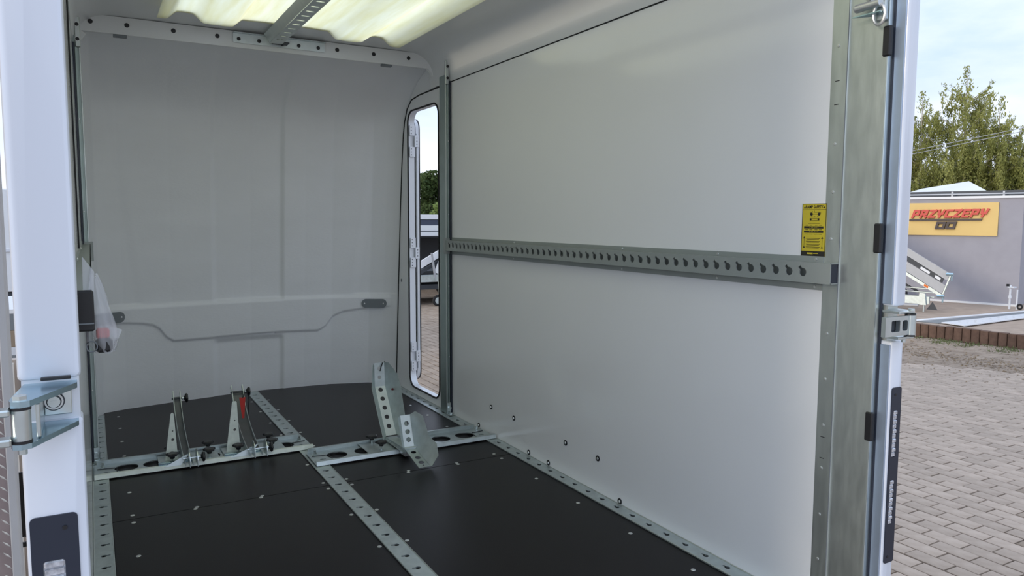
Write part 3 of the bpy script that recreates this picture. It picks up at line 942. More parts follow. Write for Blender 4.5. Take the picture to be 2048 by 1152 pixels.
# ================================================================== CROSSBARS
def crossbar(x0, x1, y0, y1, holes, label, skip=()):
    t_ = empty('crossbar', ((x0 + x1) / 2, (y0 + y1) / 2, .006), label, 'crossbar')
    zt = .0125
    hh = [circ(h, (y0 + y1) / 2 + .005, .050, 26, .052) for h in holes]
    hh += [keyhole(x0 + .045, (y0 + y1) / 2 - .03, .009, 0, .010, .004, 10), keyhole(x1 - .045, (y0 + y1) / 2 - .03, .009, PI, .010, .004, 10)]
    MB().plate([(x0, y0), (x1, y0), (x1, y1), (x0, y1)], hh, ((0, 0, zt), (1, 0, 0), (0, 1, 0)), .004).build('perforated_web', GALV, t_)
    MB().sheet([(x0, y0, .006), (x1, y0, .006)], [(x0, y0 + .006, .024), (x1, y0 + .006, .024)], .003).box(x0, y0 + .004, .0225, x1, y0 + .020, .0255).build('front_flange', PALEZ if x0 < .5 else GALV, t_)
    MB().sheet([(x0 + .01, y1, .006), (x1 - .03, y1, .006)], [(x0 + .01, y1, .034), (x1 - .03, y1, .034)], .003).box(x0 + .01, y1 - .012, .031, x1 - .03, y1 + .001, .034).build('rear_flange', GALV, t_)
    for x in (x0 + .033, x1 - .035):
        MB().cyl((x, y1 - .05, zt), (x, y1 - .05, zt + .004), .012, 14).cyl((x, y1 - .05, zt), (x, y1 - .05, zt + .022), .006, 6).cyl((x, y1 - .05, zt + .004), (x, y1 - .05, zt + .012), .0095, 6).build('bolt', ZINC, t_)
    for xa, sg in ((x0 + .012, 1), (x1 - .012, -1)):
        MB().tube([(xa, y1 - .075, zt + .002), (xa + sg * .07, y1 - .085, zt + .002), (xa + sg * .078, y1 - .10, zt + .002), (xa + sg * .078, y0 + .045, zt + .002)], .0018, 6).build('pressed_edge', DARKM, t_)
    return t_
crossbar(XL + .008, .935, 3.690, 3.895, [.100, .219, .339, .458, .577, .696, .812], 'galvanised crossbar on the left half of the floor carrying two wheel holders')
crossbar(.876, 1.828, 3.405, 3.615, [1.004, 1.143, 1.281, 1.419, 1.557, 1.694], 'galvanised crossbar on the right half of the floor carrying one wheel cradle')

# ================================================================== KNOBS AND CHOCKS
def knob(parent, base, axis, stem=.022, r=.025, name='star_knob'):
    b_ = Vector(base); d = Vector(axis).normalized()
    a = Vector((0, 0, 1)) if abs(d.z) < .9 else Vector((1, 0, 0))
    u = d.cross(a).normalized(); v = d.cross(u)
    mb = MB()
    mb.cyl(b_ + d * (stem * .6), b_ + d * stem, .010, 12, .013)
    n_ = 30
    rings = []
    for h, sc in ((0, .78), (.004, 1), (.010, 1), (.014, .8)):
        rings.append([b_ + d * (stem + h) + (u * math.cos(2 * PI * i / n_) + v * math.sin(2 * PI * i / n_)) * r * sc * (1 + .13 * math.cos(5 * 2 * PI * i / n_)) for i in range(n_)])
    Vk = [p for q in rings for p in q]
    Fk = [[k * n_ + i, k * n_ + (i + 1) % n_, (k + 1) * n_ + (i + 1) % n_, (k + 1) * n_ + i] for k in range(3) for i in range(n_)]
    Fk += [list(range(n_))[::-1], [3 * n_ + i for i in range(n_)]]
    mb.add(Vk, Fk)
    o = mb.build(name, BLACK, parent)
    MB().cyl(b_, b_ + d * (stem * .75), .0045, 8).cyl(b_, b_ + d * .004, .010, 12).build('stem', ZINC, o)
    return o
def arcplate(parent, x, edge, back, name='wheel_plate', m_=GALV):
    out = [(y, z) for y, z in edge] + [(y, z) for y, z in back]
    return MB().plate(out, [], ((x, 0, 0), (0, 1, 0), (0, 0, 1)), .0028).build(name, m_, parent)
def narrow_chock(xa, xb, E1, label, gx, gz, strap=False, kn=()):
    t_ = empty('wheel_holder', ((xa + xb) / 2, 3.80, .016), label, 'wheel chock')
    z0 = .0165
    MB().box(xa - .105, 3.712, z0, xb + .125, 3.880, z0 + .004, .001).build('base_plate', GALV, t_)
    MB().box(xa - .11, 3.70, z0 + .004, xb - .0, 3.716, z0 + .020, .001).build('base_clamp', ZINCB, t_)
    for x in (xa, xb):
        arcplate(t_, x, E1, [(3.93, .03), (4.02, .10), (4.19, .25)])
        # small round-topped pivot ears in front
        ear = [(3.62 + .0, .022)] + [(3.665 + .045 * math.cos(a), .050 + .045 * math.sin(a)) for a in [PI - PI * i / 10 for i in range(11)]] + [(3.71, .022)]
        MB().plate(ear, [], ((x + .018, 0, 0), (0, 1, 0), (0, 0, 1)), .003).build('ear', ZINC, t_)
    # curved cradle trough between the two plates
    trough = [(y + .050 * (.35 + .65 * k / 7), z - .008 - .0 * k) for k, (y, z) in enumerate(EA[:8][::-1])]
    trough = [(3.70, .030), (3.80, .040), (3.90, .062), (3.99, .098), (4.06, .140), (4.12, .190), (4.16, .238)]
    MB().sheet([(xa, y, z) for y, z in trough], [(xb, y, z) for y, z in trough], .002).build('cradle_trough', DARKZ, t_)
    # tapered upright
    g = [(gx[0], z0 + .004), (gx[1], z0 + .004), (gx[3], gz - .006), (gx[3] - .004, gz), (gx[2] + .004, gz), (gx[2], gz - .006)]
    MB().plate(g, [circ((gx[2] + gx[3]) / 2 - .001, z0 + (gz - z0) * .62, .0035, 10), circ((gx[2] + gx[3]) / 2 - .002, z0 + (gz - z0) * .44, .0068, 12)], ((0, 3.790, 0), (1, 0, 0), (0, 0, 1)), .003).build('tapered_upright', PALEZ, t_)
    MB().sheet([(xb - .05, 3.69, z0 + .003), (xa - .09, 3.69, z0 + .003)], [(xb - .012, 3.70, z0 + .05), (xb - .016, 3.70, z0 + .05)], .002).build('gusset', GALV, t_)
    ty = E1[0]
    MB().cyl((xa - .01, ty[0] - .02, ty[1] - .038), (xb + .03, ty[0] - .02, ty[1] - .038), .004, 8).build('top_rod', DARKM, t_)
    knob(t_, (xb + .006, ty[0] - .02, ty[1] - .038), (1, 0, 0), .014, .022)
    MB().cyl((xa - .01, 3.68, .05), (xb + .05, 3.68, .05), .0035, 8).build('lower_rod', ZINC, t_)
    knob(t_, (xb + .028, 3.68, .05), (1, 0, 0), .012, .022)
    for p in kn: knob(t_, (*p, z0 + .004), (0, 0, 1), .032, .026)
    if strap:
        MB().plate([(0, 0), (.030, .0), (.022, -.11), (.012, -.11)], [], ((xa + .012, 4.0, .235), (1, 0, 0), (0, 0, 1)), .004).build('red_strap', RED, t_, label='red strap')
        MB().tube([(xa + .028, 4.0, .232), (xa + .05, 4.02, .27), (xa + .06, 4.0, .22), (xa + .05, 3.98, .15)], .003, 6).build('strap_cord', BLACK, t_)
    return t_
EA = [(4.16, .272), (4.13, .235), (4.09, .185), (4.02, .135), (3.93, .094), (3.82, .062), (3.72, .045), (3.64, .040), (3.64, .026), (3.74, .022)]
narrow_chock(.338, .371, EA, 'narrow galvanised wheel holder nearer the left wall with black star knobs', (.262, .318, .293, .307), .245,
             kn=((.292, 3.86), (.290, 3.745), (.462, 3.87), (.452, 3.745)))
narrow_chock(.624, .680, EA, 'galvanised wheel holder with a red strap beside the middle floor rail', (.535, .600, .568, .590), .268, True,
             kn=((.580, 3.86), (.585, 3.745), (.752, 3.87), (.748, 3.76)))

# wide rocking cradle on the right bar
t_ = empty('wheel_cradle', (1.31, 3.45, .016), 'large galvanised rocking wheel cradle with round holes on the right crossbar', 'wheel chock')
def holed(parent, O, Uv, Vv_, w_, h_, hc, r_, name, m_, th=.0025):
    MB().plate([(0, 0), (w_, 0), (w_, h_), (0, h_)], [circ(w_ / 2, c, r_, 16) for c in hc], (O, Uv, Vv_), th).build(name, m_, parent)
x0, x1 = 1.285, 1.345
vA = (Vector((0, 3.765, .270)) - Vector((0, 3.60, .045)))
LA = vA.length; vA.normalize()
holed(t_, (x0, 3.60, .045), (1, 0, 0), vA, .058, LA, [.050 + .052 * k for k in range(5)], .0125, 'tall_web', GALVL)
vB = (Vector((0, 3.775, .395)) - Vector((0, 3.765, .270))); LB = vB.length; vB.normalize()
holed(t_, (x0, 3.765, .270), (1, 0, 0), vB, .058, LB, [.048, .095], .010, 'top_cap', GALV)
MB().sheet([(x0, 3.60, .045), (x0, 3.765, .270), (x0, 3.775, .395)], [(1.255, 3.55, .035), (1.253, 3.72, .272), (1.268, 3.745, .388)], .002).build('left_wing', GALV, t_)
MB().sheet([(1.343, 3.60, .045), (1.343, 3.68, .155), (1.343, 3.765, .270), (1.343, 3.770, .33), (1.343, 3.775, .395)], [(1.378, 3.50, .045), (1.381, 3.575, .148), (1.390, 3.66, .288), (1.383, 3.685, .345), (1.357, 3.745, .398)], .002).build('right_wing', GALV, t_)
MB().tube([(1.343, 3.765, .40), (1.330, 3.762, .395), (1.320, 3.762, .370), (1.316, 3.762, .352)], .003, 6).build('cable_tie', BLACK, t_)
MB().cyl((1.362, 3.70, .262), (1.358, 3.695, .262), .006, 8).build('rivet', mat('rust_red', (.12, .01, .01)), t_)
vC = (Vector((0, 3.39, .200)) - Vector((0, 3.335, .050))); LC = vC.length; vC.normalize()
holed(t_, (1.285, 3.335, .050), (1, 0, 0), vC, .054, LC, [.040, .078, .118], .0125, 'low_web', GALVL)
vD = (Vector((0, 3.15, .008)) - Vector((0, 3.335, .050))); LD = vD.length; vD.normalize()
MB().plate([(0, 0), (.058, 0), (.058, LD), (0, LD)], [circ(.029, c, q, 14) for c, q in ((.045, .013), (.10, .014), (.145, .014), (.172, .005))], ((1.343, 3.335, .050), (-1, 0, 0), vD), .0025).build('foot_plate', GALV, t_)
MB().sheet([(1.337, 3.39, .200), (1.337, 3.36, .13), (1.337, 3.335, .05), (1.34, 3.24, .028), (1.342, 3.19, .018), (1.343, 3.15, .008)],
           [(1.357, 3.37, .218), (1.374, 3.315, .207), (1.386, 3.27, .115), (1.400, 3.21, .093), (1.388, 3.16, .050), (1.349, 3.145, .010)], .002).build('low_right_wing', GALV, t_)
MB().sheet([(1.285, 3.39, .200), (1.285, 3.335, .05)], [(1.264, 3.365, .198), (1.266, 3.31, .065)], .002).build('low_left_wing', GALV, t_)
MB().box(1.28, 3.32, .046, 1.345, 3.345, .056, .002).build('pivot_bar', ZINC, t_)
sl_ = [rrect(.02 + .028 * k, .006, .036 + .028 * k, .014, .003, 2) for k in range(8)]
MB().plate([(0, 0), (.27, 0), (.27, .022), (0, .022)], sl_, ((1.275, 3.60, .025), (.05, -1, 0), (0, 0, 1)), .003).build('slotted_side', GALV, t_)
MB().box(1.275, 3.335, .030, 1.345, 3.60, .034, .001).build('cradle_base', GALV, t_)
MB().box(1.286, 3.335, .008, 1.318, 3.40, .030, .002).build('pivot_block', SCREW, t_)
MB().box(1.14, 3.425, .0168, 1.29, 3.610, .0208, .001).build('base_plate', GALV, t_)
knob(t_, (1.205, 3.585, .021), (0, 0, 1), .030, .027)
knob(t_, (1.213, 3.465, .021), (0, 0, 1), .030, .027)

# ================================================================== SIDE DOOR
d1 = empty('door_1', (W + .03, 4.4, .05), 'narrow side doorway frame with rounded corners', kind='structure')
def loopY(P, x): return [(x, y, z) for y, z in P]
MB().tube(loopY(DOOR, W - .002), .0058, 8, True).build('rubber_seal', RUBBER, d1)
inner = rrect(4.153, .053, 4.642, 1.854, .073)
n_ = len(inner)
A_ = loopY(inner, W - .001) + loopY(inner, W + .042)
out2 = rrect(4.149, .049, 4.646, 1.858, .077)
A_ += loopY(out2, W - .001) + loopY(out2, W + .042)
Fj = []
for i in range(n_):
    j = (i + 1) % n_
    Fj += [[i, j, n_ + j, n_ + i], [2 * n_ + i, 3 * n_ + i, 3 * n_ + j, 2 * n_ + j], [i, 2 * n_ + i, 2 * n_ + j, j], [n_ + i, n_ + j, 3 * n_ + j, 3 * n_ + i]]
mk('door_jamb', A_, Fj, SILVER, d1)
# open leaf folded back outside the nose
dl = empty('side_door_leaf', (1.92, 4.75, .06), 'white side door leaf folded open outside the narrow doorway', 'door')
MB().plate([(-y, z) for y, z in rrect(4.642, .075, 5.10, 1.82, .07)], [], ((1.887, 0, 0), (0, -1, 0), (0, 0, 1)), .024).build('leaf', SILVER, dl)
MB().tube([(1.913, y, z) for y, z in rrect(4.642, .075, 5.10, 1.82, .07)], .004, 8, True).build('leaf_seal', RUBBER, dl)
MB().box(1.878, 4.644, .13, 1.884, 4.652, 1.76, .001).build('gap_seal', RUBBER, dl)
MB().box(1.889, 4.633, .16, 1.899, 4.641, 1.72, .002).build('edge_profile', SILVER, dl)
for zc, side in ((1.738, 0), (1.60, 0), (1.67, 1), (1.006, 0), (.875, 0), (.938, 1), (.31, 0), (.18, 0), (.245, 1)):
    if side == 0:
        hp = MB().box(W + .004, 4.626, zc - .033, W + .040, 4.632, zc + .033, .001).build('hinge_leaf', SILVER, dl)
        for k in (-.02, 0, .02):
            MB().dome((W + .015, 4.626, zc + k), .0035, .002, (0, -1, 0), 8).build('screw', DARKM, hp)
    else:
        hp = MB().box(W + .036, 4.622, zc - .038, W + .066, 4.628, zc + .038, .001).build('hinge_leaf', SILVER, dl)
        for k in (-.02, 0, .02):
            MB().dome((W + .052, 4.622, zc + k), .0035, .002, (0, -1, 0), 8).build('screw', DARKM, hp)
# latches on the near jamb
for z in (1.30, .985, .18):
    MB().box(W + .002, 4.152, z - .04, W + .02, 4.166, z + .04, .003).build('strike', GREY, d1)

# ================================================================== BAG AND HARDWARE ON THE LEFT RAIL
def bag():
    n_, m_ = 28, 18
    Vb = []
    rnd = random.Random(3)
    ph = [rnd.uniform(0, 6.28) for _ in range(8)]
    for j in range(m_ + 1):
        t = j / m_
        z = 1.062 - t * .128
        cx = .002 + .012 * t
        rx = .004 + .020 * t ** .8; ry = .003 + .018 * t ** .8
        if t > .85: rx *= 1 - (t - .85) * 3; ry *= 1 - (t - .85) * 3
        for i in range(n_):
            a = 2 * PI * i / n_
            w_ = 1 + .16 * math.sin(5 * a + ph[0] + 4 * t) + .10 * math.sin(9 * a + ph[1] - 6 * t)
            Vb.append((cx + rx * w_ * math.cos(a), 1.425 + ry * w_ * math.sin(a), z + .004 * math.sin(3 * a + ph[2])))
    Fb = [[j * n_ + i, j * n_ + (i + 1) % n_, (j + 1) * n_ + (i + 1) % n_, (j + 1) * n_ + i] for j in range(m_) for i in range(n_)]
    b_ = mk('plastic_bag', Vb, Fb, BAG, None, smooth=True, label='clear crumpled plastic bag hanging from the left rail end', cat='bag')
    MB().sheet([(.022, 1.42, .975), (.028, 1.42, .955)], [(.040, 1.425, .968), (.034, 1.425, .953)], .0006).build('bag_corner', BAG, b_)
    MB().sheet([(-.014, 1.40, 1.095), (-.015, 1.40, 1.03)], [(.002, 1.405, 1.07), (-.0, 1.405, 1.03)], .0006).build('bag_neck', BAG, b_)
    MB().tube([(-.006, 1.398, 1.04), (-.002, 1.402, 1.075), (.004, 1.42, 1.062)], .0016, 6).build('tie', BAG, b_)
bag()
hk = empty('hardware_pack', (.012, 1.425, .935), 'small red and black hardware pack inside the clear plastic bag', 'hardware')
MB().box(.001, 1.415, .956, .021, 1.438, .972, .003).build('red_part', RED, hk)
for k in range(4):
    MB().box(.003 + .0045 * k, 1.4135, .957, .0045 + .0045 * k, 1.416, .971).build('ridge', RED, hk)
MB().box(-.001, 1.411, .932, .025, 1.438, .9555, .005).build('black_part', BLACK, hk)
MB().tube([(-.006 + .008 * math.cos(a), 1.412, .944 + .009 * math.sin(a)) for a in [2 * PI * i / 18 for i in range(18)]], .0012, 6, True).build('wire_coil', GREY, hk)

# ================================================================== OPEN REAR DOOR (checker plate)
od = empty('rear_door', (-1.0, 1.62, -.3), 'open rear door with brown panel and raised checker plate at the far left', 'door')
MB().box(-1.9, 1.612, -.30, -.149, 1.64, 2.3, .002).build('panel', BROWNP, od)
MB().box(-1.9, 1.6085, -.28, -.151, 1.6118, 1.08, .001).build('checker_sheet', CHECK, od)
MB().box(-.151, 1.600, -.30, -.1365, 1.645, 2.3, .002).build('edge_trim', ALU, od)
bars = MB()
for zi in range(0, 64):
    for xi in range(0, 12):
        x = -.158 - xi * .022
        z = -.26 + zi * .021 + (.0105 if xi % 2 else 0)
        s = 1 if xi % 2 else -1
        c = Vector((x, 1.6082, z)); d = Vector((.0065, 0, s * .0065)); q = Vector((.0014, 0, -s * .0014))
        bars.add([c - d, c + q, c + d, c - q, c + Vector((0, -.0012, 0))], [[0, 1, 4], [1, 2, 4], [2, 3, 4], [3, 0, 4]])
bars.build('raised_bars', SCREW, od, kind='stuff')

# ================================================================== GROUND
G = -.45
gr = MB().box(-30, -25, G - .3, 60, 70, G - .012).build('ground', JOINT, kind='structure', label='yard paved with grey-pink concrete blocks', org=(5, 5, G))
def tblock(L=.192, B=.0905, h=.05, c=.007):
    mb = MB()
    V_ = []
    for (lx, ly, z) in ((B / 2, L / 2, -h), (B / 2, L / 2, -c * .6), (B / 2 - c, L / 2 - c, 0)):
        V_ += [(-lx, -ly, z), (lx, -ly, z), (lx, ly, z), (-lx, ly, z)]
    F_ = []
    for k in (0, 4):
        for i in range(4):
            j = (i + 1) % 4
            F_.append([k + i, k + j, k + 4 + j, k + 4 + i])
    F_.append([8, 9, 10, 11])
    return V_, F_
bV, bF = tblock()
bV = np.array(bV)
def projpx(p):
    d = Vector(p) - CAM
    z = d.dot(_fw)
    if z <= 0.1: return (-9e9, 0)
    return (1024 + F_PX * d.dot(_r2) / z, 576 - F_PX * d.dot(_u2) / z)
cells = []
CX = 10.06
for i in range(0, 150):
    x = 2.03 + .1 * i
    for j in range(-14, 100):
        y = .007 + .2 * j + (.1 if i % 2 else 0)
        if x > CX - .06 + max(0, (6.38 - y)) * .1308 and y < 8.6: continue
        if x > 10.0 and y >= 8.6: continue
        if x < 2.2 and y > -1: pass
        cells.append((x, y))
vis = []
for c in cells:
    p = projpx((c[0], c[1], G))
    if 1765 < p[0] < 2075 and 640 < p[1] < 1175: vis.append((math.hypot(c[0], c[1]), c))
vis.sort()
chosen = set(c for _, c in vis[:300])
pv0 = mk('paver', bV, bF, PAVER, gr, org=(0, 0, 0))
first = True
rr = random.Random(11)
for c in sorted(chosen):
    p = Vector((c[0] + rr.uniform(-.001, .001), c[1] + rr.uniform(-.002, .002), G + rr.uniform(-.0015, .0015)))
    rot = (rr.uniform(-.006, .006), rr.uniform(-.008, .008), rr.uniform(-.008, .008))
    if first:
        pv0.location = p - wloc(gr); pv0.rotation_euler = rot; first = False
    else:
        inst(pv0, gr, p, rot)
rest = [c for c in cells if c not in chosen]
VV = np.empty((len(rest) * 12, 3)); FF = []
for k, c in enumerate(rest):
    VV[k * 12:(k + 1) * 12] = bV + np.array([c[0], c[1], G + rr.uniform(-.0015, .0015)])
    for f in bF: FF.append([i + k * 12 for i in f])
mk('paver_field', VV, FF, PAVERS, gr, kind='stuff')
# coarse paving beyond
def brickmat():
    m_ = mat('paving_beyond', (0.30, 0.27, 0.255), 0.85)
    t = m_.node_tree; b_ = t.nodes['Principled BSDF']
    co_ = N(t, 'ShaderNodeTexCoord'); mpp = N(t, 'ShaderNodeMapping'); mpp.inputs['Rotation'].default_value = (0, 0, PI / 2)
    br = N(t, 'ShaderNodeTexBrick')
    br.inputs['Color1'].default_value = (.43, .38, .34, 1); br.inputs['Color2'].default_value = (.49, .43, .39, 1); br.inputs['Mortar'].default_value = (.16, .13, .11, 1)
    br.inputs['Scale'].default_value = 1; br.inputs['Brick Width'].default_value = .2; br.inputs['Row Height'].default_value = .1; br.inputs['Mortar Size'].default_value = .004
    t.links.new(co_.outputs['Object'], mpp.inputs[0]); t.links.new(mpp.outputs[0], br.inputs['Vector']); t.links.new(br.outputs['Color'], b_.inputs['Base Color'])
    return m_
FARP = brickmat()
MB().add([(-30, 20.0, G - .004), (60, 20.0, G - .004), (60, 70, G - .004), (-30, 70, G - .004)], [[0, 1, 2, 3]]).build('paving_beyond', FARP, gr)
MB().add([(-30, -25, G - .004), (1.97, -25, G - .004), (1.97, 20, G - .004), (-30, 20, G - .004)], [[0, 1, 2, 3]]).build('paving_beyond', FARP, gr)
MB().add([(1.97, -25, G - .004), (60, -25, G - .004), (60, -2.85, G - .004), (1.97, -2.85, G - .004)], [[0, 1, 2, 3]]).build('paving_beyond', FARP, gr)
# dry leaves drifted on the blocks, weeds at the kerb foot
lv = MB()
for k in range(1500):
    y = rr.uniform(3.9, 6.6)
    x = 8.75 + rr.gauss(0, .16) + (.25 if rr.random() < .3 else 0) + (y - 5) * .05
    if rr.random() < .35: x = rr.uniform(7.6, 9.9)
    s = rr.uniform(.006, .018); a = rr.uniform(0, 6.28)
    lv.add([(x + s * math.cos(a), y + s * math.sin(a), G + .004), (x + s * math.cos(a + 2), y + s * math.sin(a + 2), G + .009), (x + s * math.cos(a + 4), y + s * math.sin(a + 4), G + .003)], [[0, 1, 2]])
lv.build('dry_leaves', DRY, label='thin drift of dry brown leaves lying on the pavers', cat='leaves', kind='stuff')
wd_ = MB()
for k in range(900):
    y = rr.uniform(4.2, 7.2)
    xe = 10.06 + (6.38 - y) * .1308
    x = xe - abs(rr.gauss(0, .13)) - .01
    if rr.random() < .4: y = rr.choice((5.0, 5.45, 5.75)) + rr.gauss(0, .06); x = xe - .25 + rr.gauss(0, .05)
    h = rr.uniform(.008, .035); a = rr.uniform(0, 6.28); q = rr.uniform(.004, .01)
    wd_.add([(x - q * math.cos(a), y - q * math.sin(a), G), (x + q * math.cos(a), y + q * math.sin(a), G), (x + rr.uniform(-.02, .02), y + rr.uniform(-.02, .02), G + h)], [[0, 1, 2]])
wd_.build('weeds', WEED, label='short green weeds growing along the foot of the brown kerb', cat='weeds', kind='stuff')

# ================================================================== KERB, PLATFORM
ZP = -.275
kb = empty('trim_1', (10.1, 6.0, G), 'brown upright edging stones in a row', kind='structure')
kd = Vector((10.267 - 10.083, 4.97 - 6.382, 0)).normalized()
kn_ = Vector((-kd.y, kd.x, 0)) * 1.0
if kn_.x < 0: kn_ = -kn_
for k in range(-16, 26):
    c = Vector((10.083, 6.382, 0)) + kd * (.108 * k)
    h = ZP + rr.uniform(-.006, .006)
    mb = MB()
    n_ = 8
    pts = [(c + kd * (.051 * math.cos(a)) - kn_ * (.022 * math.sin(a))) for a in [PI * i / n_ for i in range(n_ + 1)]] + [c - kd * .051 + kn_ * .08, c + kd * .051 + kn_ * .08]
    Vq = [(p.x, p.y, G - .1) for p in pts] + [(p.x, p.y, h) for p in pts]
    m_ = len(pts)
    mb.add(Vq, [[i, (i + 1) % m_, m_ + (i + 1) % m_, m_ + i] for i in range(m_)] + [[m_ + i for i in range(m_)]])
    mb.build('kerb_stone', CURB, kb)
Pa = Vector((10.083, 6.382, 0)) - kd * 5.0 + kn_ * .075
Pb = Vector((10.083, 6.382, 0)) + kd * 12 + kn_ * .075
pf = MB().plate([(Pb.x, Pb.y), (40, Pb.y), (40, 22), (Pa.x - .3, 22), (Pa.x, Pa.y)], [], ((0, 0, ZP - .003), (1, 0, 0), (0, 1, 0)), .2).build('platform', PLAT, kind='structure', label='raised brown paved area behind the kerb', org=(15, 6, ZP))
def strip(P, m_, z, name, th=.012, **kw):
    MB().plate(P, [], ((0, 0, z), (1, 0, 0), (0, 1, 0)), th).build(name, m_, **kw)
strip([(10.24, 6.50), (10.22, 6.40), (12.9, 6.255), (14.0, 6.20), (14.0, 6.27), (12.9, 6.33)], WHITE, ZP + .016, 'white_kerb_line', label='thin white edge line crossing the raised brown area', cat='line', )
strip([(10.32, 6.37), (10.36, 6.13), (12.6, 6.08), (13.6, 6.05), (13.6, 6.17), (12.75, 6.22)], GREY, ZP + .010, 'grey_strip', label='dark grey strip beside the white perforated ramp', cat='strip')
rampP = [(10.37, 6.09), (10.32, 5.74), (12.1, 5.80), (13.6, 5.83), (13.6, 6.03)]
rh = []
for k in range(9):
    x = 10.62 + .2 * k
    for q in (5.87, 5.98): rh.append(circ(x, q, .028, 8, .02))
MB().plate(rampP[::1], rh, ((0, 0, ZP + .026), (1, 0, 0), (0, 1, 0)), .012).build('loading_ramp', mat('ramp_aluminium', (.80, .82, .84), .4, .2), label='bright perforated aluminium ramp lying on the raised brown area', cat='ramp')

# ================================================================== BUILDING WITH SIGN
cor = Vector((13.69, 6.756, ZP)); dr = Vector((-.29, .957, 0)); nn = Vector((.957, .29, 0))
def B3(u, z, off=0.0): return Vector((cor.x, cor.y, 0)) + dr * u - nn * off + Vector((0, 0, z))
def bbox_uv(mb, u0, z0, o0, u1, z1, o1):
    P = [B3(u, z, o) for z in (z0, z1) for o in (o0, o1) for u in (u0, u1)]
    return mb.add(P, [[0, 2, 3, 1], [4, 5, 7, 6], [0, 1, 5, 4], [2, 6, 7, 3], [0, 4, 6, 2], [1, 3, 7, 5]])
bd = empty('shop_building', tuple(B3(3, ZP)), 'low grey rendered building carrying the yellow sign', 'building')
m1 = bbox_uv(MB(), 0, ZP, 0, 8, 1.58, -7); m1.build('wall', RENDER, bd)
bbox_uv(MB(), -.03, 1.565, .03, 8.05, 1.605, -7.05).build('parapet_cap', WHITE, bd)
bbox_uv(MB(), .05, 1.61, -1.2, 8, 1.66, -7).build('roof', DARKM, bd)
bbox_uv(MB(), 0, ZP - .01, .02, 8, ZP + .03, -.0).build('base_line', WHITE, bd)
for k in range(9):
    u = .35 + .8 * k
    bbox_uv(MB(), u, 1.60, -.35, u + .03, 1.70, -.38).build('rack_post', ALU, bd)
MB().tube([B3(-.05, 1.655, -.34), B3(8, 1.655, -.34)], .012, 6).build('rack_rail', ALU, bd)
MB().tube([B3(-.05, 1.70, -.9), B3(8, 1.70, -.9)], .014, 6).build('rack_rail', ALU, bd)
bbox_uv(MB(), -.3, 1.62, -.50, 8, 1.715, -.56).build('solar_panel', DARKM, bd)
bbox_uv(MB(), -.10, 1.22, -.15, -.03, 1.30, -.40).build('floodlight', ALU, bd)
# white gable roof behind
ga = [B3(.95, 1.68, -3.0), B3(3.6, 1.60, -3.0), B3(2.2, 1.68, -3.0)]
tent = MB()
gx_ = [(B3(.80, 1.72, -1.4), B3(2.6, 1.72, -4.6)), (B3(1.22, 1.95, -1.75), B3(2.9, 1.95, -4.9)), (B3(1.75, 1.72, -1.0), B3(3.4, 1.72, -4.2))]
tent.add([gx_[0][0], gx_[1][0], gx_[2][0], gx_[0][1], gx_[1][1], gx_[2][1]], [[0, 1, 2], [0, 3, 4, 1], [1, 4, 5, 2], [3, 5, 4], [0, 2, 5, 3]])
tent.build('canopy_tent', WHITE, label='white pitched canopy showing above the grey building roof', cat='canopy')

sg = empty('shop_sign', tuple(B3(1.5, .91, .03)), 'yellow wall sign with red lettering PRZYCZEPY on the grey building', 'sign')
bbox_uv(MB(), .355, .915, .001, 3.3, 1.492, .035).build('sign_board', SIGNY, sg)
# stroke letters in a slanted block face
L = {
 'P': [[(0, 0), (0, 1)], [(0, 1), (.9, 1)], [(.9, 1), (.9, .42)], [(.9, .42), (0, .42)]],
 'R': [[(0, 0), (0, 1)], [(0, 1), (.9, 1)], [(.9, 1), (.9, .45)], [(.9, .45), (0, .45)], [(.35, .45), (.95, 0)]],
 'Z': [[(0, 1), (.95, 1)], [(.95, 1), (.0, 0)], [(0, 0), (.95, 0)]],
 'Y': [[(0, 1), (.12, .48)], [(.12, .48), (.85, .48)], [(.95, 1), (.80, .48)], [(.45, .48), (.40, 0)]],
 'C': [[(.95, 1), (0, 1)], [(0, 1), (0, 0)], [(0, 0), (.95, 0)]],
 'E': [[(.95, 1), (0, 1)], [(0, 1), (0, 0)], [(0, 0), (.95, 0)], [(0, .5), (.8, .5)]],
 'O': [[(0, 0), (0, 1)], [(0, 1), (1, 1)], [(1, 1), (1, 0)], [(1, 0), (0, 0)]],
}
def stroke(mb, a, b_, w_, uf, o0, o1):
    a = Vector(a); b_ = Vector(b_); d = (b_ - a).normalized(); e_ = d * w_ * .5; q = Vector((-d.y, d.x)) * w_ * .5
    c = [a - e_ - q, b_ + e_ - q, b_ + e_ + q, a - e_ + q]
    P = [B3(*uf(p), o0) for p in c] + [B3(*uf(p), o1) for p in c]
    mb.add(P, [[0, 1, 2, 3], [7, 6, 5, 4], [0, 4, 5, 1], [1, 5, 6, 2], [2, 6, 7, 3], [3, 7, 4, 0]])
def letter(ch, u_left, z0, w_, h_, sw, shear, m_, o1=.075, name='letter'):
    mb = MB()
    kk = 0
    def uf(p): return (u_left - (p.x) - shear * (p.y), z0 + p.y)
    for s_ in L[ch]:
        a, b_ = s_
        f = lambda q: (sw / 2 + q[0] * (w_ - sw), sw / 2 + q[1] * (h_ - sw))
        kk += 1
        stroke(mb, f(a), f(b_), sw, uf, .036, o1 - .0012 * kk)
    mb.build(name, m_, sg)
word = 'PRZYCZEPY'
ul = 1.715; uw = 1.715 - .515; cw = uw / 9
for k, ch in enumerate(word):
    zb = 1.222 + .010 * k / 8
    letter(ch, ul - cw * k, zb, cw * .90, .150 + .004 * k / 8, .036, .33, SIGNR)
mb = MB(); P = []
for o in (.036, .07):
    P += [B3(1.745, 1.172, o), B3(.60, 1.182, o), B3(.58, 1.216, o), B3(1.735, 1.208, o)]
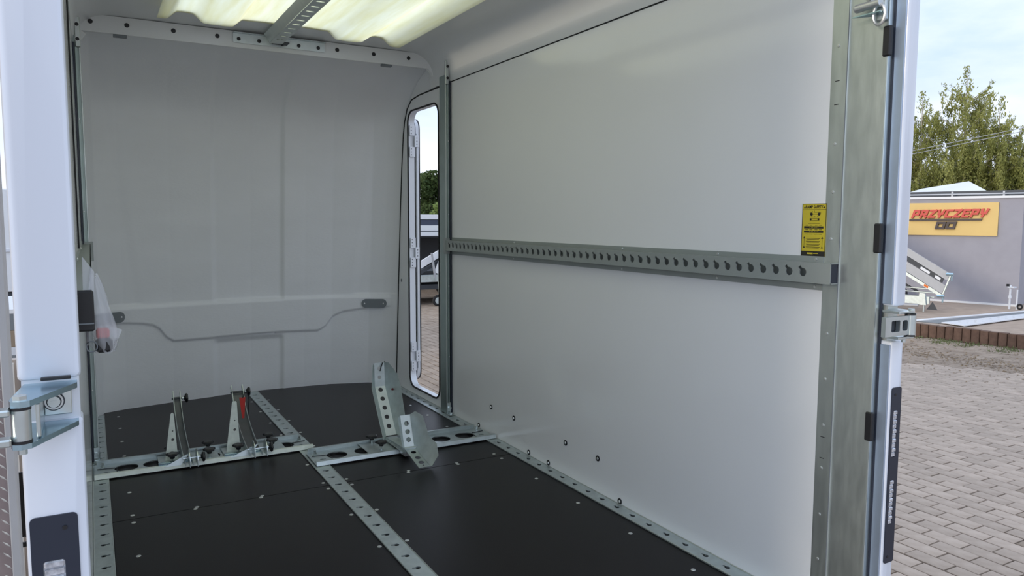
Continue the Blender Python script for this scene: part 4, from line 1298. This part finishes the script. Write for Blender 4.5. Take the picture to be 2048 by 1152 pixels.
mb.add(P, [[0, 1, 2, 3], [7, 6, 5, 4], [0, 4, 5, 1], [1, 5, 6, 2], [2, 6, 7, 3], [3, 7, 4, 0]]).build('underline', SIGNB, sg)
letter('O', 1.318, 1.026, .150, .134, .040, .25, SIGNB)
letter('O', 1.152, 1.028, .150, .134, .040, .25, SIGNB)

# jockey stand by the building corner
jk = empty('jockey_stand', tuple(B3(-.02, ZP, .55)), 'slim white jockey stand with black knob at the grey building corner', 'stand')
q = onq = Vector((13.16, 6.62, 0))
MB().cyl((q.x, q.y, ZP), (q.x, q.y, .12), .016, 10).cyl((q.x, q.y, -.10), (q.x, q.y, -.05), .026, 10).build('post', SILVER, jk)
MB().box(q.x - .05, q.y - .08, .08, q.x + .03, q.y + .02, .10).build('crank_arm', SILVER, jk)
MB().cyl((q.x - .02, q.y + .03, .10), (q.x - .02, q.y + .03, .14), .022, 10).build('knob', BLACK, jk)
MB().cyl((q.x + .02, q.y - .10, ZP), (q.x + .02, q.y - .10, .05), .012, 8).build('side_bar', SILVER, jk)
jw = MB().tube([(q.x + .02 + .0 * a, q.y - .15 + .036 * math.cos(a), ZP + .052 + .036 * math.sin(a)) for a in [2 * PI * i / 16 for i in range(16)]], .014, 8, True).build('tyre', TYRE, jk)

# ================================================================== TIPPING TRAILER ON THE PLATFORM
TO = 2.0
tt = empty('tipping_trailer', tuple(B3(1.2, ZP, TO)), 'silver tipping trailer with raised bed in front of the grey building', 'trailer')
def tq(mb, P4, o0, o1):
    P = [B3(u, z, o0) for u, z in P4] + [B3(u, z, o1) for u, z in P4]
    return mb.add(P, [[0, 1, 2, 3], [7, 6, 5, 4], [0, 4, 5, 1], [1, 5, 6, 2], [2, 6, 7, 3], [3, 7, 4, 0]])
e0, e1 = Vector((.568, .353)), Vector((.60, .185))
du = Vector((1.299 - .568, .805 - .353)).normalized(); Lt = 2.2
down = Vector((.10, -.318))
def lane(a, b_, t0=0.0, t1=Lt):
    p = Vector((.568, .353)) + down * a + du * t0; q_ = Vector((.568, .353)) + down * b_ + du * t0
    p2 = Vector((.568, .353)) + down * a + du * t1; q2 = Vector((.568, .353)) + down * b_ + du * t1
    return [tuple(q_), tuple(p), tuple(p2), tuple(q2)]
tq(MB(), lane(0, .34), TO + .02, TO - .01).build('side_board', ALU, tt)
tq(MB(), lane(.36, .56, .06), TO + .016, TO - .01).build('side_board', DARKM, tt)
tq(MB(), lane(.58, 1.0), TO + .02, TO - .01).build('side_board', ALU, tt)
tq(MB(), lane(1.02, 1.16, -.02), TO + .03, TO - .02).build('bed_edge', GALV, tt)
tq(MB(), lane(.40, .53, .10, .19), TO + .018, TO + .012).build('label_plate', WHITE, tt)
tq(MB(), lane(.42, .54, .28, .44), TO + .018, TO + .012).build('label_plate', WHITE, tt)
tq(MB(), lane(1.03, 1.14, .22, .29), TO + .035, TO + .025).build('side_marker', ORANGE, tt)
tq(MB(), lane(0, 1.0, -.022, -.004), TO + .02, TO - .05).build('corner_stake', GALV, tt)
tq(MB(), lane(.9, 1.14, 0.34), TO - .02, TO - .5).build('bed_floor', DARKM, tt)
for a in (0.02, 1.12):
    p = Vector((.568, .353)) + down * a
    MB().cyl(B3(p.x - .05, p.y, TO + .03), B3(p.x + .05, p.y, TO + .03), .022, 8).cyl(B3(p.x - .03, p.y - .10, TO + .03), B3(p.x - .03, p.y, TO + .03), .012, 8).build('catch', ZINCB, tt)
for z in (-.02, .05, .11):
    MB().tube([B3(.80, z - .02, TO - .1), B3(2.6, z + .02, TO - .1)], .012, 6).build('frame_tube', GALV, tt)
tq(MB(), [(.85, -.15), (.85, -.03), (2.7, -.03), (2.7, -.15)], TO + .0, TO - .06).build('chassis_beam', GALV, tt)
MB().tube([B3(.98, -.17, TO + .08), B3(2.5, -.19, TO + .08)], .025, 10).build('tow_tube', ALU, tt)
tq(MB(), [(.88, -.16), (.90, .02), (.98, .04), (1.0, -.16)], TO + .04, TO - .02).build('bracket', GALV, tt)
MB().add([B3(.71, -.225, TO + .05), B3(.865, -.225, TO + .05), B3(.785, -.10, TO + .05), B3(.71, -.225, TO + .04), B3(.865, -.225, TO + .04), B3(.785, -.10, TO + .04)], [[0, 2, 1], [3, 4, 5], [0, 1, 4, 3], [1, 2, 5, 4], [2, 0, 3, 5]]).build('triangle_reflector', DARKM, tt)
MB().tube([B3(.98, -.04, TO - .3), B3(1.6, .30, TO - .3)], .018, 8).build('tipping_ram', DARKM, tt)
for u in (1.75, 2.15):
    for o in (TO + .02, TO - 1.5):
        MB().cyl(B3(u, ZP + .14, o), B3(u, ZP + .14, o - .10), .14, 20).build('wheel', TYRE, tt)
# rear leg carries the frame on the ground
MB().cyl(B3(.92, ZP, TO), B3(.92, -.05, TO), .014, 8).build('prop_leg', GALV, tt)

# ================================================================== YARD SEEN THROUGH THE SIDE DOOR
yt = empty('parked_trailer', (5.5, 12.9, G), 'parked galvanised trailer with jockey wheel seen through the narrow side door', 'trailer')
MB().box(3.6, 12.95, -.01, 7.4, 13.03, .125, .004).build('chassis_beam', GALV, yt)
MB().box(3.6, 13.0, -.15, 7.4, 14.2, -.06).build('under_frame', DARKM, yt)
MB().box(4.0, 12.99, .17, 7.0, 13.9, .20).build('deck', DARKM, yt)
MB().sheet([(5.16, 12.8, .20), (6.6, 12.9, .95)], [(5.16, 12.8, .34), (6.6, 12.9, 1.09)], .03).build('white_ramp', WHITE, yt)
MB().sheet([(5.2, 12.79, .12), (6.6, 12.88, .82)], [(5.2, 12.79, .19), (6.6, 12.88, .89)], .02).build('dark_rail', DARKM, yt)
MB().sheet([(5.44, 12.7, .55), (5.505, 12.7, .10)], [(5.475, 12.7, .55), (5.545, 12.7, .10)], .02).build('prop', ALU, yt)
MB().add([(5.52, 12.72, .19), (5.72, 12.72, .12), (5.72, 12.72, .60), (5.60, 12.72, .40)], [[0, 1, 2, 3]]).build('tarpaulin', WHITE, yt)
w_ = MB().tube([(5.615 + .085 * math.cos(a), 12.78, -.345 + .085 * math.sin(a)) for a in [2 * PI * i / 22 for i in range(22)]], .024, 10, True).build('tyre', TYRE, yt)
MB().cyl((5.615, 12.76, -.345), (5.615, 12.80, -.345), .062, 18).build('rim', GALV, yt)
MB().cyl((5.66, 12.80, -.30), (5.66, 12.84, .15), .02, 8).build('jockey_tube', GALV, yt)
for xw in (4.3, 6.5):
    for yw in (13.1, 14.2):
        MB().cyl((xw, yw, G + .25), (xw, yw + .16, G + .25), .25, 24).build('road_wheel', TYRE, yt)
fb = empty('flatbed_trailer', (5.5, 14.9, G), 'white-sided flatbed standing behind the parked trailer in the yard', 'trailer')
for k, (z0, z1) in enumerate(((1.17, 1.27), (.93, 1.045), (.82, .91))):
    MB().box(3.2, 14.5, z0, 8.4, 14.56, z1, .006).build('side_board', WHITE, fb)
MB().box(3.2, 14.52, 1.05, 8.4, 14.56, 1.165).build('dark_gap', mat('navy_gap', (.05, .06, .10), .6), fb)
MB().box(3.2, 14.57, .79, 8.4, 16.2, .82).build('deck', DARKM, fb)
MB().box(3.2, 16.2, -.30, 8.4, 16.3, 1.1).build('headboard', DARKM, fb)
for xw in (3.4, 8.2):
    MB().box(xw, 14.6, G, xw + .08, 14.68, .80).build('leg', DARKM, fb)
    MB().box(xw, 16.1, G, xw + .08, 16.18, .80).build('leg', DARKM, fb)

# ================================================================== NARROW VIEW LEFT OF THE TRAILER
bx = empty('box_trailer', (-2.0, 8.4, G), 'pale box trailer glimpsed between the open rear door and the left pillar', 'trailer')
MB().box(-3.4, 8.0, .50, -.52, 10.5, 1.42, .01).build('body', WHITE, bx)
MB().box(-3.41, 7.985, .86, -.51, 8.0, .885, .002).build('trim_strip', SILVER, bx)
MB().box(-3.4, 8.0, .30, -.50, 10.5, .49).build('chassis', DARKM, bx)
for yy in (8.5, 9.6):
    MB().cyl((-.62, yy, G + .28), (-.80, yy, G + .28), .28, 20).cyl((-3.1, yy, G + .28), (-3.28, yy, G + .28), .28, 20).build('wheel', TYRE, bx)
MB().box(-3.2, 8.1, G + .20, -.6, 8.2, .32).build('axle_beam', DARKM, bx)
pk = empty('board_stack', (-.75, 5.6, G), 'stack of grey and brown boards glimpsed left of the white pillar', 'boards')
zz = G
for k, (h, m_, dx) in enumerate(((.55, CARD, 0), (.10, WHITE, .03), (.14, GREY, -.02), (.05, SILVER, .0), (.10, CARD, .02), (.10, GREY, 0), (.03, WHITE, .02))):
    MB().box(-1.3, 5.3, zz, -.40 + dx, 6.2, zz + h, .004).build('board', m_, pk); zz += h
gs = MB().box(-.70, 3.0, G, -.135, 3.04, .68, .003).build('pale_sheet', mat('pale_sheet', (.52, .46, .42), .5), label='pale plastic sheet standing on edge left of the lower white pillar', cat='sheet')
for k in range(5):
    MB().cyl((-.22 - .03 * k, 2.992, G + .01), (-.22 - .03 * k, 2.992, .67), .006, 6).build('rib', WHITE, gs)
mf = MB().plate([(-.182, .398), (-.120, .404), (-.120, .580), (-.188, .575)], [rrect(-.1685, .411, -.158, .424, .004, 3)], ((0, 2.0, 0), (1, 0, 0), (0, 0, 1)), .004)
mf.box(-.125, 2.0, .40, -.075, 2.008, .58)
mf.build('mudguard_bracket', BLACK, label='black bracket plate with a small hole left of the lower white pillar', cat='bracket')

# ================================================================== TREES
def leafcloud(name, pts, size, m_, parent, seed, aspect=1.0, droop=0.0):
    rs = np.random.RandomState(seed)
    n_ = len(pts)
    P = np.array(pts)
    a = rs.normal(size=(n_, 3)); a /= np.linalg.norm(a, axis=1)[:, None]
    b_ = rs.normal(size=(n_, 3)); b_ -= (b_ * a).sum(1)[:, None] * a; b_ /= np.linalg.norm(b_, axis=1)[:, None]
    if droop:
        a[:, 2] -= droop; a /= np.linalg.norm(a, axis=1)[:, None]
        b_ -= (b_ * a).sum(1)[:, None] * a; b_ /= np.linalg.norm(b_, axis=1)[:, None]
    s = (size * rs.uniform(.6, 1.3, n_))[:, None]
    V_ = np.stack([P - a * s * aspect, P + b_ * s * .55, P + a * s * aspect, P - b_ * s * .55], 1).reshape(-1, 3)
    org = np.array(wloc(parent))
    me = bpy.data.meshes.new(name)
    me.vertices.add(4 * n_); me.vertices.foreach_set('co', (V_ - org).ravel())
    me.loops.add(4 * n_); me.loops.foreach_set('vertex_index', np.arange(4 * n_))
    me.polygons.add(n_); me.polygons.foreach_set('loop_start', np.arange(n_) * 4)
    me.update(calc_edges=True); me.materials.append(m_)
    o = bpy.data.objects.new(name, me); COL.objects.link(o); o.parent = parent
    o['kind'] = 'stuff'
    return o
def birch(x, y, ztop, rad, seed, label, nbr=46, zb=1.2, dens=1.0):
    rs = random.Random(seed)
    t_ = empty('birch_tree', (x, y, G), label, 'tree', 'birches behind the building')
    H = ztop - G
    tr = [(x + .12 * math.sin(3 * i / 8 + seed), y + .1 * math.cos(2 * i / 8 + seed), G + H * .97 * i / 8) for i in range(9)]
    mb = MB()
    for i in range(8):
        mb.cyl(tr[i], tr[i + 1], .12 * (1 - i / 8.6), 8, .12 * (1 - (i + 1) / 8.6))
    mb.build('trunk', BARK, t_)
    pts = []
    br = MB()
    for k in range(nbr):
        q = (k + rs.random()) / nbr          # height fraction of the limb
        z0 = zb - .5 + (ztop - .5 - zb) * q
        a = rs.uniform(0, 2 * PI)
        L_ = (rad * (1 - q) ** .55 + .22) * rs.uniform(.65, 1.15)
        rise = L_ * rs.uniform(.35, .9)
        end = Vector((x + L_ * math.cos(a), y + L_ * math.sin(a), z0 + rise))
        st_ = Vector((x, y, z0))
        br.cyl(st_, end, .016, 4, .004)
        nst = int(7 + 12 * (1 - q))
        for s_i in range(nst):
            t = rs.uniform(.25, 1.0)
            p = st_.lerp(end, t) + Vector((rs.gauss(0, .10), rs.gauss(0, .10), rs.gauss(0, .06)))
            D = rs.uniform(.35, 1.5) * (1 - .7 * q)
            n_l = int(D * 52 * dens) + 8
            wx, wy = rs.uniform(-.10, .10), rs.uniform(-.10, .10)
            for j_ in range(n_l):
                u_ = rs.random()
                w_ = .028 + .02 * u_
                pts.append((p.x + wx * u_ + rs.gauss(0, w_), p.y + wy * u_ + rs.gauss(0, w_), max(.6, p.z - D * u_)))
        # upright feathery shoot at the limb's end
        for j_ in range(22):
            u_ = rs.random()
            pts.append((end.x + .12 * math.cos(a) * u_ + rs.gauss(0, .035), end.y + .12 * math.sin(a) * u_ + rs.gauss(0, .035), end.z + .30 * u_ - .05))
    for j_ in range(170):
        u_ = rs.random()
        pts.append((x + rs.gauss(0, .04 + .12 * (1 - u_)), y + rs.gauss(0, .04 + .12 * (1 - u_)), ztop - .75 + .85 * u_))
    br.build('branches', BARK, t_)
    leafcloud('foliage', pts, .036, LEAFB, t_, seed, 1.5, 1.2)
birch(29.5, 16.9, 7.0, 1.9, 1, 'tallest birch with drooping leaves behind the grey building', 84)
birch(28.9, 18.2, 6.2, 1.35, 2, 'slimmer birch standing left of the tallest birch', 52)
birch(29.9, 15.75, 5.75, 1.5, 3, 'rounder birch standing right of the tallest birch', 66)
birch(29.0, 19.1, 4.9, 1.2, 4, 'shortest birch, half hidden by the right white pillar', 46)
birch(30.4, 14.9, 4.9, 1.1, 5, 'rightmost birch above the end of the grey building', 46)
def bushy(name, x, y, ztop, zb, rad, n_, m_, seed, label, size=.10):
    rs = random.Random(seed)
    t_ = empty(name, (x, y, G), label, 'tree')
    MB().cyl((x, y, G), (x, y, ztop - .5), .16, 8, .05).build('trunk', BARK, t_)
    pts = []
    blobs = [(rs.uniform(-1, 1) * rad * .7, rs.uniform(-1, 1) * rad * .7, rs.random()) for _ in range(26)]
    for k in range(n_):
        bx_, by_, q = blobs[k % 26]
        zc = zb + (ztop - zb) * q; br_ = rad * (.62 - .30 * q)
        d = Vector((rs.gauss(0, 1), rs.gauss(0, 1), rs.gauss(0, 1))).normalized() * br_ * rs.uniform(.55, 1)
        pts.append((x + bx_ * (1 - .5 * q) + d.x, y + by_ * (1 - .5 * q) + d.y, min(ztop, zc + d.z * .6)))
    leafcloud('foliage', pts, size, m_, t_, seed)
bushy('broadleaf_tree', 16.0, 37.2, 3.7, .2, 1.7, 9000, LEAFD, 21, 'dark green tree seen through the top of the narrow side door')
bushy('shrub', 15.9, 34.5, 2.25, .2, 1.2, 6000, LEAFL, 22, 'light green bush below the dark tree seen through the side door', .08)
bushy('broadleaf_tree', 33.5, 14.0, 3.6, .0, 2.2, 11000, LEAFD, 23, 'dark tree at the right edge behind the birches', .11)
bushy('broadleaf_tree', 33.0, 18.5, 3.4, .0, 3.0, 15000, LEAFD, 24, 'dark tree filling the gaps low behind the birches', .11)

# overhead cables in front of the birches
for k, (dz, lab) in enumerate(((0, 'upper of two thin cables crossing before the birches'), (-.10, 'lower of two thin cables crossing before the birches'))):
    a = Vector((21.9, 14.5, 3.25 + dz)); b_ = Vector((24.5, 11.6, 4.05 + dz))
    d = (b_ - a)
    pts = [a + d * t for t in (-2.0, -1.3, -.7, 0, .5, 1, 1.7, 2.4)]
    MB().tube(pts, .010, 5).build('cable', ALU, label=lab, cat='cable')
